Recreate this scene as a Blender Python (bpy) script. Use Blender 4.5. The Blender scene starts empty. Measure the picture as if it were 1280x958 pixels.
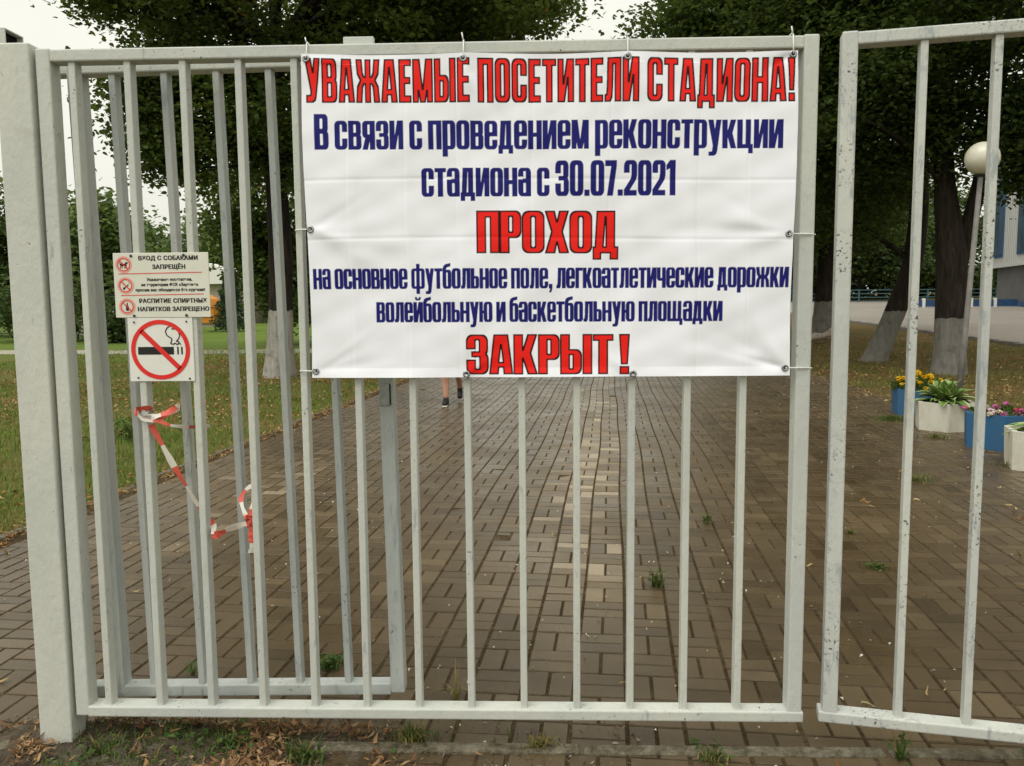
import bpy, bmesh, math, random
import numpy as np
from mathutils import Vector, Matrix, Euler
R_ = math.radians
rng = np.random.default_rng(7)
random.seed(7)
S = bpy.context.scene
C = S.collection

# ------------------------------------------------------------------ camera, sky, sun, exposure
CAM = (1.5582, -2.616, 1.4911)
cam = bpy.data.cameras.new('camera'); co = bpy.data.objects.new('camera', cam); C.objects.link(co)
cam.sensor_width = 36.0; cam.lens = 36.0 * 1040 / 1280; cam.clip_start = .05; cam.clip_end = 600
pit, yaw, rol = .0991, -.0332, .0083
fw = Vector((math.sin(yaw) * math.cos(pit), math.cos(yaw) * math.cos(pit), -math.sin(pit)))
rt = Vector((math.cos(yaw), -math.sin(yaw), 0)); dn = fw.cross(rt)
r2 = math.cos(rol) * rt + math.sin(rol) * dn; d2 = -math.sin(rol) * rt + math.cos(rol) * dn
mw = Matrix((r2, -d2, -fw)).transposed().to_4x4(); mw.translation = Vector(CAM)
co.matrix_world = mw
S.camera = co

W = bpy.data.worlds.new('World'); S.world = W; W.use_nodes = True
nt = W.node_tree; nt.nodes.clear()
sky = nt.nodes.new('ShaderNodeTexSky'); sky.sky_type = 'NISHITA'; sky.sun_disc = False
sky.sun_elevation = R_(58); sky.sun_rotation = R_(218); sky.air_density = 1.0; sky.dust_density = 3.0
hs = nt.nodes.new('ShaderNodeHueSaturation'); hs.inputs['Saturation'].default_value = .12
mx = nt.nodes.new('ShaderNodeMix'); mx.data_type = 'RGBA'; mx.inputs[0].default_value = .7
mx.inputs[7].default_value = (10.3, 10.25, 9.0, 1)                       # even white cloud cover
bg = nt.nodes.new('ShaderNodeBackground'); bg.inputs['Strength'].default_value = .10
ow = nt.nodes.new('ShaderNodeOutputWorld')
nt.links.new(sky.outputs[0], hs.inputs['Color']); nt.links.new(hs.outputs[0], mx.inputs[6])
gm_ = nt.nodes.new('ShaderNodeTexCoord'); sp_ = nt.nodes.new('ShaderNodeSeparateXYZ'); nt.links.new(gm_.outputs['Generated'], sp_.inputs[0])
mr_ = nt.nodes.new('ShaderNodeMapRange'); mr_.inputs[1].default_value = 0; mr_.inputs[2].default_value = 1; mr_.inputs[3].default_value = .93; mr_.inputs[4].default_value = 1.5
nt.links.new(sp_.outputs[2], mr_.inputs[0])
cn_ = nt.nodes.new('ShaderNodeTexNoise'); cn_.inputs['Scale'].default_value = 2.2; cn_.inputs['Detail'].default_value = 4; nt.links.new(gm_.outputs['Generated'], cn_.inputs['Vector'])
cr_ = nt.nodes.new('ShaderNodeMapRange'); cr_.inputs[1].default_value = .3; cr_.inputs[2].default_value = .7; cr_.inputs[3].default_value = .93; cr_.inputs[4].default_value = 1.05; nt.links.new(cn_.outputs[0], cr_.inputs[0])
mu_ = nt.nodes.new('ShaderNodeMath'); mu_.operation = 'MULTIPLY'; nt.links.new(mr_.outputs[0], mu_.inputs[0]); nt.links.new(cr_.outputs[0], mu_.inputs[1])
vm_ = nt.nodes.new('ShaderNodeVectorMath'); vm_.operation = 'SCALE'; nt.links.new(mx.outputs[2], vm_.inputs[0]); nt.links.new(mu_.outputs[0], vm_.inputs[3])
nt.links.new(vm_.outputs[0], bg.inputs['Color']); nt.links.new(bg.outputs[0], ow.inputs[0])
sl = bpy.data.lights.new('sun', 'SUN'); sl.energy = 1.25; sl.angle = R_(40); sl.color = (1, .975, .94)
so = bpy.data.objects.new('sun', sl); C.objects.link(so); so.rotation_euler = (R_(34), 0, R_(-38))
S.view_settings.view_transform = 'Standard'; S.view_settings.look = 'None'
S.view_settings.exposure = .12; S.view_settings.gamma = 1
S.cycles.max_bounces = 6; S.cycles.transparent_max_bounces = 8

# ------------------------------------------------------------------ helpers
def new_mesh(name, v, f, tint=None, smooth=False, col=None):
    me = bpy.data.meshes.new(name)
    if isinstance(f, np.ndarray) and f.ndim == 2:
        v = np.asarray(v, np.float32); n, k = f.shape
        me.vertices.add(len(v)); me.vertices.foreach_set('co', v.ravel())
        me.loops.add(n * k); me.loops.foreach_set('vertex_index', f.astype(np.int32).ravel())
        me.polygons.add(n); me.polygons.foreach_set('loop_start', np.arange(n, dtype=np.int32) * k)
        me.update(calc_edges=True)
    else:
        me.from_pydata([tuple(p) for p in v], [], [tuple(p) for p in f])
    if tint is not None:
        a = me.attributes.new('tint', 'FLOAT', 'POINT'); a.data.foreach_set('value', np.asarray(tint, np.float32).ravel())
    if col is not None:
        a = me.attributes.new('print', 'FLOAT_COLOR', 'POINT'); a.data.foreach_set('color', np.asarray(col, np.float32).ravel())
    me.polygons.foreach_set('use_smooth', np.full(len(me.polygons), bool(smooth)))
    return me

def link(name, me, mats=None, parent=None, loc=(0, 0, 0), rot=(0, 0, 0)):
    if mats is not None and not me.materials:
        for m in (mats if isinstance(mats, (list, tuple)) else [mats]): me.materials.append(m)
    o = bpy.data.objects.new(name, me); C.objects.link(o)
    o.location = loc; o.rotation_euler = rot
    if parent is not None: o.parent = parent
    return o

def tag(o, label=None, cat=None, group=None, kind=None):
    if label: o['label'] = label
    if cat: o['category'] = cat
    if group: o['group'] = group
    if kind: o['kind'] = kind
    return o

def thing(name, label, cat, loc=(0, 0, 0), rz=0, group=None):
    o = bpy.data.objects.new(name, None); C.objects.link(o); o.empty_display_size = .1
    o.location = loc; o.rotation_euler = (0, 0, rz)
    return tag(o, label, cat, group)

def bmesh_to(name, bm, smooth=False):
    bmesh.ops.recalc_face_normals(bm, faces=bm.faces)
    me = bpy.data.meshes.new(name); bm.to_mesh(me); bm.free()
    if smooth: me.polygons.foreach_set('use_smooth', np.ones(len(me.polygons), bool))
    return me

def bm_box(bm, lo, hi, bev=0.0, seg=2, rot=None):
    c = [(lo[i] + hi[i]) / 2 for i in range(3)]; s = [hi[i] - lo[i] for i in range(3)]
    t = bmesh.new()
    bmesh.ops.create_cube(t, size=1, matrix=Matrix.Diagonal((*s, 1)))
    if bev > 0: bmesh.ops.bevel(t, geom=t.edges[:], offset=bev, segments=seg, affect='EDGES', profile=.5)
    m = Matrix.Translation(c) @ (rot.to_4x4() if rot else Matrix.Identity(4))
    t.transform(m)
    tm = bpy.data.meshes.new('tmp'); t.to_mesh(tm); t.free(); bm.from_mesh(tm); bpy.data.meshes.remove(tm)

def box(name, lo, hi, bev=0.0, seg=2):
    bm = bmesh.new(); bm_box(bm, lo, hi, bev, seg); return bmesh_to(name, bm)

class MB:
    """collects triangles / quads with a tint per vertex"""
    def __init__(s): s.v = []; s.f = []; s.t = []
    def add(s, v, f, t=0.5):
        o = len(s.v); s.v += [tuple(p) for p in v]; s.f += [tuple(i + o for i in q) for q in f]
        s.t += list(t) if hasattr(t, '__len__') else [t] * len(v)
    def tube(s, pts, rad, n=8, t=.5, cap=True):
        pts = [Vector(p) for p in pts]; rings = []; up = Vector((.31, .17, .93))
        for i, p in enumerate(pts):
            d = (pts[min(i + 1, len(pts) - 1)] - pts[max(i - 1, 0)]).normalized()
            a = d.cross(up)
            if a.length < .05: a = d.cross(Vector((1, 0, 0)))
            a.normalize(); b = d.cross(a); r = rad[i] if hasattr(rad, '__len__') else rad
            rings.append([p + (a * math.cos(2 * math.pi * k / n) + b * math.sin(2 * math.pi * k / n)) * r for k in range(n)])
        v = [q for r in rings for q in r]; f = []
        for i in range(len(rings) - 1):
            for k in range(n):
                f.append((i * n + k, i * n + (k + 1) % n, (i + 1) * n + (k + 1) % n, (i + 1) * n + k))
        if cap: f.append(tuple(range(n))[::-1]); f.append(tuple(range((len(rings) - 1) * n, len(rings) * n)))
        s.add(v, f, t)
    def mesh(s, name, smooth=False): return new_mesh(name, s.v, s.f, s.t, smooth)

def mat(name, rough=.7, spec=.3):
    m = bpy.data.materials.new(name); m.use_nodes = True
    n = m.node_tree; b = n.nodes['Principled BSDF']; b.inputs['Roughness'].default_value = rough
    b.inputs['Specular IOR Level'].default_value = spec
    return m, n, b
def N(n, typ, **k):
    x = n.nodes.new(typ)
    for a, v in k.items():
        if a.startswith('i_'): x.inputs[int(a[2:]) if a[2:].isdigit() else a[2:].replace('_', ' ')].default_value = v
        else: setattr(x, a, v)
    return x
def ramp(n, src, stops, interp='LINEAR'):
    r = n.nodes.new('ShaderNodeValToRGB'); e = r.color_ramp.elements; r.color_ramp.interpolation = interp
    while len(e) < len(stops): e.new(.5)
    for q, (p, c) in zip(e, stops):
        q.position = p; q.color = (*c, 1) if hasattr(c, '__len__') else (c, c, c, 1)
    n.links.new(src, r.inputs[0]); return r.outputs[0]
def noise(n, scale, detail=4, rough=.55, vec=None, dist=0):
    x = N(n, 'ShaderNodeTexNoise'); x.inputs['Scale'].default_value = scale; x.inputs['Detail'].default_value = detail
    x.inputs['Roughness'].default_value = rough; x.inputs['Distortion'].default_value = dist
    if vec is not None: n.links.new(vec, x.inputs['Vector'])
    return x.outputs[0]
def wpos(n): return N(n, 'ShaderNodeNewGeometry').outputs['Position']
def mapv(n, vec, scale=(1, 1, 1)):
    m = N(n, 'ShaderNodeMapping'); m.inputs['Scale'].default_value = scale; n.links.new(vec, m.inputs[0]); return m.outputs[0]
def mixc(n, fac, a, b, mode='MIX'):
    m = N(n, 'ShaderNodeMix', data_type='RGBA', blend_type=mode)
    for i, x in ((0, fac), (6, a), (7, b)):
        if hasattr(x, 'is_linked') or isinstance(x, bpy.types.NodeSocket): n.links.new(x, m.inputs[i])
        elif i == 0: m.inputs[0].default_value = x
        else: m.inputs[i].default_value = (*x, 1)
    return m.outputs[2]
def bump(n, b, h, strength=.3, dist=.01):
    x = N(n, 'ShaderNodeBump'); x.inputs['Strength'].default_value = strength; x.inputs['Distance'].default_value = dist
    n.links.new(h, x.inputs['Height']); n.links.new(x.outputs[0], b.inputs['Normal'])
def attr(n, name, out='Fac'): return N(n, 'ShaderNodeAttribute', attribute_name=name).outputs[out]
def plain(name, col, rough=.7, spec=.3, metal=0, var=.12, vs=30):
    m, n, b = mat(name, rough, spec); b.inputs['Metallic'].default_value = metal
    c = np.array(col)
    o = ramp(n, noise(n, vs, 4, vec=wpos(n)), [(.3, tuple(c * (1 - var))), (.7, tuple(np.minimum(c * (1 + var), 1)))])
    n.links.new(o, b.inputs['Base Color']); return m

# ------------------------------------------------------------------ materials
def paint_mat(name, base, dark, wear, chips=.65):
    m, n, b = mat(name, .42, .4); P = wpos(n)
    big = noise(n, 3.5, 4, .6, mapv(n, P, (1, 1, .35)))
    c = mixc(n, ramp(n, big, [(.38, 0.), (.68, 1.)]), base, dark)
    streak = noise(n, 24, 5, .7, mapv(n, P, (1, 1, .22)), .4)
    c = mixc(n, ramp(n, streak, [(wear, 0.), (wear + .09, .75)]), c, (.27, .30, .315))
    grime = noise(n, 9, 6, .7, P)
    c = mixc(n, ramp(n, grime, [(.55, 0.), (.8, .4)]), c, (.30, .28, .22))
    sp = noise(n, 95, 3, .6, P, .3)
    region = ramp(n, noise(n, 5, 2, .5, P), [(.5, 0.), (.62, 1.)])
    ch = N(n, 'ShaderNodeMath', operation='MULTIPLY'); n.links.new(ramp(n, sp, [(chips, 0.), (chips + .04, 1.)]), ch.inputs[0]); n.links.new(region, ch.inputs[1])
    c = mixc(n, ch.outputs[0], c, (.075, .07, .062))
    n.links.new(c, b.inputs['Base Color'])
    hb = N(n, 'ShaderNodeMath', operation='ADD'); n.links.new(noise(n, 60, 5, .65, mapv(n, P, (1, 1, .5))), hb.inputs[0])
    s2 = N(n, 'ShaderNodeMath', operation='MULTIPLY'); n.links.new(ch.outputs[0], s2.inputs[0]); s2.inputs[1].default_value = -.6
    n.links.new(s2.outputs[0], hb.inputs[1])
    bump(n, b, hb.outputs[0], .55, .005)
    n.links.new(ramp(n, big, [(.3, .34), (.7, .55)]), b.inputs['Roughness'])
    return m
M_paint = paint_mat('gate_paint', (.565, .575, .515), (.48, .50, .465), .61)
M_worn = paint_mat('worn_gate_paint', (.565, .575, .515), (.46, .48, .455), .55, .59)
M_post = paint_mat('post_paint', (.575, .58, .515), (.49, .505, .46), .66, .68)
M_wicket = paint_mat('wicket_paint', (.50, .52, .485), (.40, .43, .42), .57, .66)
M_steel = plain('steel', (.35, .36, .37), .35, .5, .8, .2, 60)
M_slit = plain('dark_slit', (.015, .015, .016), .8, .1)
M_bolt = plain('bolt_blue_black', (.03, .04, .06), .4, .5, 0, .3, 60)
M_tie = plain('cable_tie', (.75, .75, .72), .4, .5)

def leaf_mat(name, cols, trans=.3, rough=.62):
    m, n, b = mat(name, rough, .2)
    c = ramp(n, attr(n, 'tint'), cols)
    n.links.new(c, b.inputs['Base Color'])
    t = N(n, 'ShaderNodeBsdfTranslucent'); n.links.new(mixc(n, .5, c, (.16, .20, .03)), t.inputs['Color'])
    mxs = N(n, 'ShaderNodeMixShader'); mxs.inputs[0].default_value = trans
    n.links.new(b.outputs[0], mxs.inputs[1]); n.links.new(t.outputs[0], mxs.inputs[2])
    n.links.new(mxs.outputs[0], n.nodes['Material Output'].inputs[0]); return m
M_lind = leaf_mat('linden_leaf', [(0, (.026, .046, .012)), (.5, (.065, .105, .022)), (.93, (.125, .18, .034)), (.965, (.18, .16, .03)), (1, (.26, .15, .03))], .42)
M_lindR = leaf_mat('linden_leaf_deep', [(0, (.024, .046, .012)), (.6, (.062, .105, .025)), (1, (.12, .17, .036))], .42)
M_far = leaf_mat('far_leaf', [(0, (.08, .125, .045)), (.5, (.14, .205, .065)), (1, (.23, .28, .085))], .35)
M_fardark = leaf_mat('far_dark_leaf', [(0, (.03, .055, .02)), (.5, (.062, .105, .033)), (1, (.12, .16, .045))], .35)
M_conifer = leaf_mat('conifer_needle', [(0, (.015, .045, .025)), (1, (.05, .10, .05))], .1)

def bark_mat(name, white):
    m, n, b = mat(name, .9, .15); tc = N(n, 'ShaderNodeTexCoord').outputs['Object']
    st = noise(n, 14, 6, .7, mapv(n, tc, (1, 1, .16)), .6)
    c = ramp(n, st, [(.3, (.010, .008, .006)), (.55, (.030, .024, .018)), (.75, (.06, .05, .038))])
    if white:
        z = N(n, 'ShaderNodeSeparateXYZ'); n.links.new(tc, z.inputs[0])
        zz = N(n, 'ShaderNodeMath', operation='ADD'); n.links.new(z.outputs[2], zz.inputs[0])
        w = N(n, 'ShaderNodeMath', operation='MULTIPLY'); w.inputs[1].default_value = .12
        n.links.new(noise(n, 9, 3, .6, tc), w.inputs[0]); n.links.new(w.outputs[0], zz.inputs[1])
        f = ramp(n, zz.outputs[0], [(min(.999, white + .05), 1.), (min(1, white + .085), 0.)]) if white < .9 else None
        lt = N(n, 'ShaderNodeMath', operation='LESS_THAN'); n.links.new(zz.outputs[0], lt.inputs[0]); lt.inputs[1].default_value = white + .06
        k_ = 1.0 if white > 1.2 else .55; wc = ramp(n, st, [(.3, (.26 * k_, .24 * k_, .205 * k_)), (.6, (.42 * k_, .40 * k_, .35 * k_)), (.8, (.52 * k_, .50 * k_, .44 * k_))]); wc = mixc(n, ramp(n, noise(n, 4, 5, .7, tc), [(.52, 0.), (.66, .55)]), wc, (.10, .085, .065))
        fm = N(n, 'ShaderNodeMath', operation='MULTIPLY'); n.links.new(lt.outputs[0], fm.inputs[0]); fm.inputs[1].default_value = .93
        c = mixc(n, fm.outputs[0], c, wc)
    n.links.new(c, b.inputs['Base Color']); bump(n, b, st, .8, .03); return m
M_bark = bark_mat('bark', 0); M_barkwhite = bark_mat('bark_whitewashed', 1.35); M_barkgrey = bark_mat('bark_limewashed', 1.08)

def ground_mat(name, stops, sc=1.3):
    m, n, b = mat(name, .95, .1); P = wpos(n)
    a = noise(n, sc, 6, .7, P); c = ramp(n, a, stops)
    fine = noise(n, 40, 5, .75, P)
    c = mixc(n, .8, c, ramp(n, fine, [(.25, .45), (.75, 1.5)]), 'MULTIPLY')
    n.links.new(c, b.inputs['Base Color']); bump(n, b, fine, .9, .04); return m
M_lawn = ground_mat('lawn', [(.3, (.085, .07, .028)), (.48, (.075, .085, .022)), (.7, (.055, .085, .018))], .5)
M_rlawn = ground_mat('dry_lawn', [(.3, (.11, .075, .032)), (.5, (.10, .08, .03)), (.68, (.065, .075, .02))], .7)
M_soil = ground_mat('soil', [(.3, (.075, .058, .038)), (.5, (.12, .095, .066)), (.7, (.20, .17, .13))], 6)
M_joint = ground_mat('joint_dirt', [(.3, (.055, .036, .016)), (.5, (.085, .060, .032)), (.7, (.15, .115, .07))], 5)
M_conc = ground_mat('concrete', [(.3, (.22, .20, .17)), (.7, (.32, .30, .26))], 3)
M_road = ground_mat('pale_asphalt', [(.3, (.27, .24, .21)), (.7, (.34, .31, .27))], .25)
M_lane = ground_mat('sandy_path', [(.3, (.36, .34, .27)), (.7, (.44, .41, .33))], .6)
M_kerb = ground_mat('mossy_concrete', [(.35, (.10, .085, .055)), (.5, (.20, .175, .12)), (.7, (.34, .31, .24))], 14)

m, n, b = mat('wet_paver', .5, .32); M_brick = m
P = wpos(n); tn = attr(n, 'tint')
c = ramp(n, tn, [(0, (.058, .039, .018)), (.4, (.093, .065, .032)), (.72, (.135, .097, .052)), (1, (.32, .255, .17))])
fine = noise(n, 140, 4, .7, P); mid = noise(n, 5, 5, .65, P); lg = noise(n, .55, 3, .5, P)
c = mixc(n, .75, c, ramp(n, fine, [(.25, .62), (.75, 1.4)]), 'MULTIPLY')
c = mixc(n, .8, c, ramp(n, mid, [(.25, .8), (.7, 1.15)]), 'MULTIPLY')
c = mixc(n, ramp(n, noise(n, 2.3, 7, .75, P, .5), [(.56, 0.), (.72, .55)]), c, (.05, .038, .022))
c = mixc(n, ramp(n, noise(n, 11, 6, .75, P), [(.62, 0.), (.75, .45)]), c, (.17, .13, .08))
wetc = ramp(n, lg, [(.35, .72), (.6, 1.15)]); c = mixc(n, .7, c, wetc, 'MULTIPLY')
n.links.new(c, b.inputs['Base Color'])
rr = N(n, 'ShaderNodeMath', operation='ADD'); rr.use_clamp = True
n.links.new(ramp(n, noise(n, 1.6, 4, .6, P), [(.3, .15), (.62, .36)]), rr.inputs[0])
r3 = N(n, 'ShaderNodeMath', operation='MULTIPLY'); n.links.new(tn, r3.inputs[0]); r3.inputs[1].default_value = .12; n.links.new(r3.outputs[0], rr.inputs[1])
n.links.new(rr.outputs[0], b.inputs['Roughness'])
bump(n, b, fine, .35, .004)

# ------------------------------------------------------------------ the ground
def gz(x, y):
    x = np.asarray(x, float); y = np.asarray(y, float)
    e = np.clip((x - 6.2 - .085 * (y - 10)) / 4, 0, 1)
    return .025 * np.maximum(0, y - 12) * e * e * (3 - 2 * e)

xs = np.concatenate([[-320, -200, -120, -80], np.arange(-60, 60.1, 1.0), [80, 120, 200, 320]])
ys = np.concatenate([[-60, -30, -15], np.arange(-10, 80.1, 1.0), [100, 140, 200, 320]])
X, Y = np.meshgrid(xs, ys)
Z = gz(X, np.minimum(Y, 90)) - .03
idx = np.arange(X.size).reshape(X.shape)
F = np.stack([idx[:-1, :-1], idx[:-1, 1:], idx[1:, 1:], idx[1:, :-1]], -1).reshape(-1, 4)
m, n, b = mat('ground_soil_and_grass', .95, .1); M_ground = m; P = wpos(n)
sx = N(n, 'ShaderNodeSeparateXYZ'); n.links.new(P, sx.inputs[0])
side = N(n, 'ShaderNodeMapRange'); side.inputs[1].default_value = 2; side.inputs[2].default_value = 6; n.links.new(sx.outputs[0], side.inputs[0])
far = N(n, 'ShaderNodeMapRange'); far.inputs[1].default_value = 17; far.inputs[2].default_value = 27; n.links.new(sx.outputs[1], far.inputs[0])
fine = noise(n, 30, 6, .75, P)
cl = ramp(n, noise(n, .55, 6, .7, P), [(.30, (.20, .14, .058)), (.45, (.155, .145, .042)), (.62, (.10, .14, .026))])
cg = ramp(n, noise(n, .3, 5, .6, P), [(.3, (.15, .21, .04)), (.7, (.11, .17, .03))])
cl = mixc(n, far.outputs[0], cl, cg)
cr = ramp(n, noise(n, .8, 6, .7, P), [(.3, (.19, .13, .05)), (.5, (.15, .11, .04)), (.7, (.09, .10, .025))])
c = mixc(n, side.outputs[0], cl, cr); c = mixc(n, .8, c, ramp(n, fine, [(.25, .45), (.75, 1.5)]), 'MULTIPLY')
n.links.new(c, b.inputs['Base Color']); bump(n, b, fine, .9, .05)
tag(link('ground', new_mesh('ground', np.stack([X, Y, Z], -1).reshape(-1, 3), F, smooth=True), M_ground), kind='structure')

def strip(name, rows, m, kind='structure', sub=1):
    """ground strip from pairs of left and right points"""
    v = []; f = []
    for a, b_ in rows:
        for t in (0, .5, 1):
            v.append(tuple(np.array(a) * (1 - t) + np.array(b_) * t))
    for i in range(len(rows) - 1):
        for k in range(2): f.append((i * 3 + k, i * 3 + k + 1, i * 3 + k + 4, i * 3 + k + 3))
    return tag(link(name, new_mesh(name, v, f), m), kind=kind)

# paving: every brick of the basket weave is real, in one sheet
SL = .086; ang = math.atan(SL); ca, sa = math.cos(ang), math.sin(ang)
def toworld(u, w):  # u across, w along the path
    return 1.66 + u * ca + w * sa, -u * sa + w * ca
V = []; Fq = []; T = []
U0, U1, W0, W1 = -4.0, 4.2, -2.6, 27.0
nu = int(round((U1 - U0) / .2)); nw = int(round((W1 - W0) / .2))
colr = rng.normal(0, .1, nu + 2); ph = rng.uniform(0, 6, (4,))
def wob(u, w): return .012 * np.sin(w * .55 + u * .8 + ph[0]) + .007 * np.sin(w * 1.7 + u * .4 + ph[1])
for i in range(nu):
    for j in range(nw):
        u = U0 + i * .2; w = W0 + j * .2
        if u < -3.72 + .015 * math.sin(w) + (.05 if w > 0 else 0) and w > 1.0: continue
        for k in range(2):
            if (i + j) % 2: a0, a1, b0, b1 = u, u + .2, w + .1 * k, w + .1 * k + .1
            else: a0, a1, b0, b1 = u + .1 * k, u + .1 * k + .1, w, w + .2
            g = .0022 + rng.uniform(0, .0012); gu = .0038 if abs(a0 - u) < 1e-6 else g
            a0 += gu; a1 -= (.0038 if abs(a1 - u - .2) < 1e-6 else g); b0 += g; b1 -= g
            h = rng.normal(0, .0011); tx, ty = rng.normal(0, .006, 2); cu, cw = (a0 + a1) / 2, (b0 + b1) / 2
            o = len(V)
            for (ins, dz) in ((0, -.008), (.0045, 0.)):
                for (p, q) in ((a0 + ins, b0 + ins), (a1 - ins, b0 + ins), (a1 - ins, b1 - ins), (a0 + ins, b1 - ins)):
                    x, y = toworld(p + wob(p, q), q + .004 * math.sin(p * 3 + q)); V.append((x, y, h + dz + tx * (p - cu) + ty * (q - cw)))
            Fq += [(o + 4, o + 5, o + 6, o + 7), (o, o + 1, o + 5, o + 4), (o + 1, o + 2, o + 6, o + 5), (o + 2, o + 3, o + 7, o + 6), (o + 3, o, o + 4, o + 7)]
            tv = float(np.clip(.36 + rng.normal(0, .11) + colr[i] * .5 + (.50 + rng.normal(0, .11)) * math.exp(-((u + .10) / (.48 if u < -.10 else .24)) ** 2) * min(1, max(0, (w - .3) / 1.5)) + .35 * math.exp(-((u + 2.9) / .7) ** 2 - ((w - 3.6) / 1.6) ** 2), 0, 1)); T += [tv] * 8  # centre strip and left patch: wet sheen painted into the tint, over worn paler bricks
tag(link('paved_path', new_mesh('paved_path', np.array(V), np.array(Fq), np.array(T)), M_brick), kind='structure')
rows = []
for w in np.arange(-3.2, 27.2, .9):
    rows.append(((*toworld(U0 - .0 if w < 1 else -3.74, w), -.0034), (*toworld(U1, w), -.0034)))
strip('path_bed', rows, M_joint)
rows = [((*toworld(-3.72, w), -.004), (*toworld(4.2, w), -.004)) for w in np.arange(27.0, 75, 2.0)]
strip('far_path', rows, M_lane)
# left edge kerb of the path, its top just above the bricks
bm = bmesh.new(); w = 1.05; k = 0
while w < 27:
    L = .98; u = -3.78 + .012 * math.sin(k * 1.7)
    t = bmesh.new(); bmesh.ops.create_cube(t, size=1, matrix=Matrix.Diagonal((.06, L, .2, 1)))
    bmesh.ops.bevel(t, geom=t.edges[:], offset=.008, segments=1, affect='EDGES')
    x, y = toworld(u, w + .5)
    t.transform(Matrix.Translation((x, y, -.094 + .007 * math.sin(k * 2.3))) @ Matrix.Rotation(-ang, 4, 'Z'))
    tm = bpy.data.meshes.new('tmp'); t.to_mesh(tm); t.free(); bm.from_mesh(tm); bpy.data.meshes.remove(tm)
    w += 1.0; k += 1
tag(link('path_kerb', bmesh_to('path_kerb', bm), M_kerb), kind='structure')
# flush concrete edging under the gate line
bm = bmesh.new(); x = -.3; k = 0
while x < 4.6:
    bm_box(bm, (x, -.01 + .006 * math.sin(k), -.12), (x + .985, .045 + .006 * math.sin(k), .009 + .002 * math.sin(k * 2.1)), .006, 1); x += 1.0; k += 1
tag(link('threshold_kerb', bmesh_to('threshold_kerb', bm), M_kerb), kind='structure')
# bare soil along the gate: a low uneven mound
gx = np.arange(-.62, 2.6, .02); gy = np.arange(-.62, .34, .02)
X, Y = np.meshgrid(gx, gy)
def vn(x, y, s, seed):
    r = np.random.default_rng(seed); o = np.zeros_like(x)
    for q in range(10):
        a, b_, c_ = r.uniform(-1, 1, 3); o += np.sin(s * (a * x + b_ * y) * (1 + .3 * q) + 6 * c_) / (1 + .25 * q)
    return o / 3.2
env = np.minimum(np.clip((X + .42 - .5 * np.clip(-Y, 0, 1)) / .22, 0, 1.2), np.clip((1.35 - X) / .8, 0, 1.2)) * np.clip((.22 - Y) / .1, 0, 1) * np.clip((Y + .9) / .25, 0, 1)
Z = -.03 + .052 * env + .013 * vn(X, Y, 26, 3) * np.clip(env + .2, 0, 1)
idx = np.arange(X.size).reshape(X.shape); F = np.stack([idx[:-1, :-1], idx[:-1, 1:], idx[1:, 1:], idx[1:, :-1]], -1).reshape(-1, 4)
tag(link('soil_strip', new_mesh('soil_strip', np.stack([X, Y, Z], -1).reshape(-1, 3), F, smooth=True), M_soil), kind='structure')
# pale lane across the left lawn and the road on the right
strip('lawn_path', [((x, 22.3 + .4 * math.sin(x * .2), -.022), (x, 24.4 + .4 * math.sin(x * .2), -.022)) for x in np.arange(-60, -2.0, 2.0)], M_lane)
rows = []
for y in np.arange(2, 62, 1.0):
    rows.append(((14.4 + .06 * math.sin(y), y, float(gz(14.4, y)) + .02), (42, y, float(gz(30, y)) + .02)))
strip('road', rows, M_road)
bm = bmesh.new()
for y in np.arange(2, 60, 1.0): bm_box(bm, (14.22, y + .01, float(gz(14.3, y)) - .15), (14.38, y + .99, float(gz(14.3, y)) + .075), .01, 1)
tag(link('road_kerb', bmesh_to('road_kerb', bm), M_conc), kind='structure')

# ------------------------------------------------------------------ gates
GZ = .115; GW, GH, SW, DP = 2.405, 2.165, .046, .06
def copy_part(o, parent, loc):
    c_ = o.copy(); C.objects.link(c_); c_.parent = parent; c_.location = loc; return c_
def make_gate(name, label, loc, rz, x0, pitch, nb, lap=0):
    g = thing(name, label, 'gate', loc, rz)
    bv = .005
    link('stile', box('stile', (0, 0, .002), (SW, DP, GH), bv), M_paint, g)
    link('stile', box('stile', (GW - SW, 0, .002), (GW, DP, GH), bv), M_paint, g)
    link('top_rail', box('top_rail', (SW - .002, .001, GH - .041), (GW - SW + .002, DP - .001, GH - .003), bv), M_paint, g)
    link('bottom_rail', box('bottom_rail', (SW - .004 if not lap else -lap, -.003, 0), (GW + .006, DP + .002, .036), bv), M_paint, g)
    bar = link('bar', box('bar', (-.011, .009, .032), (.011, .051, GH - .036), .003), M_paint, g, (x0, 0, 0))
    for k in range(1, nb): copy_part(bar, g, (x0 + pitch * k, 0, 0))
    return g
gate = make_gate('gate_leaf', 'large grey-white steel bar gate leaf carrying the big white banner', (0.0, 0, GZ), 0, .1085, .1742, 13)
lug = link('lug_plate', box('lug_plate', (.955, .036, GH - .01), (1.05, .058, GH + .028), .003), M_paint, gate)
gate2 = make_gate('gate_leaf', 'second steel bar gate leaf swung slightly open at the right, with chipped paint', (2.470, -.004, GZ + .004), R_(-12.2), .230, .1985, 11, .012)

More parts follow.
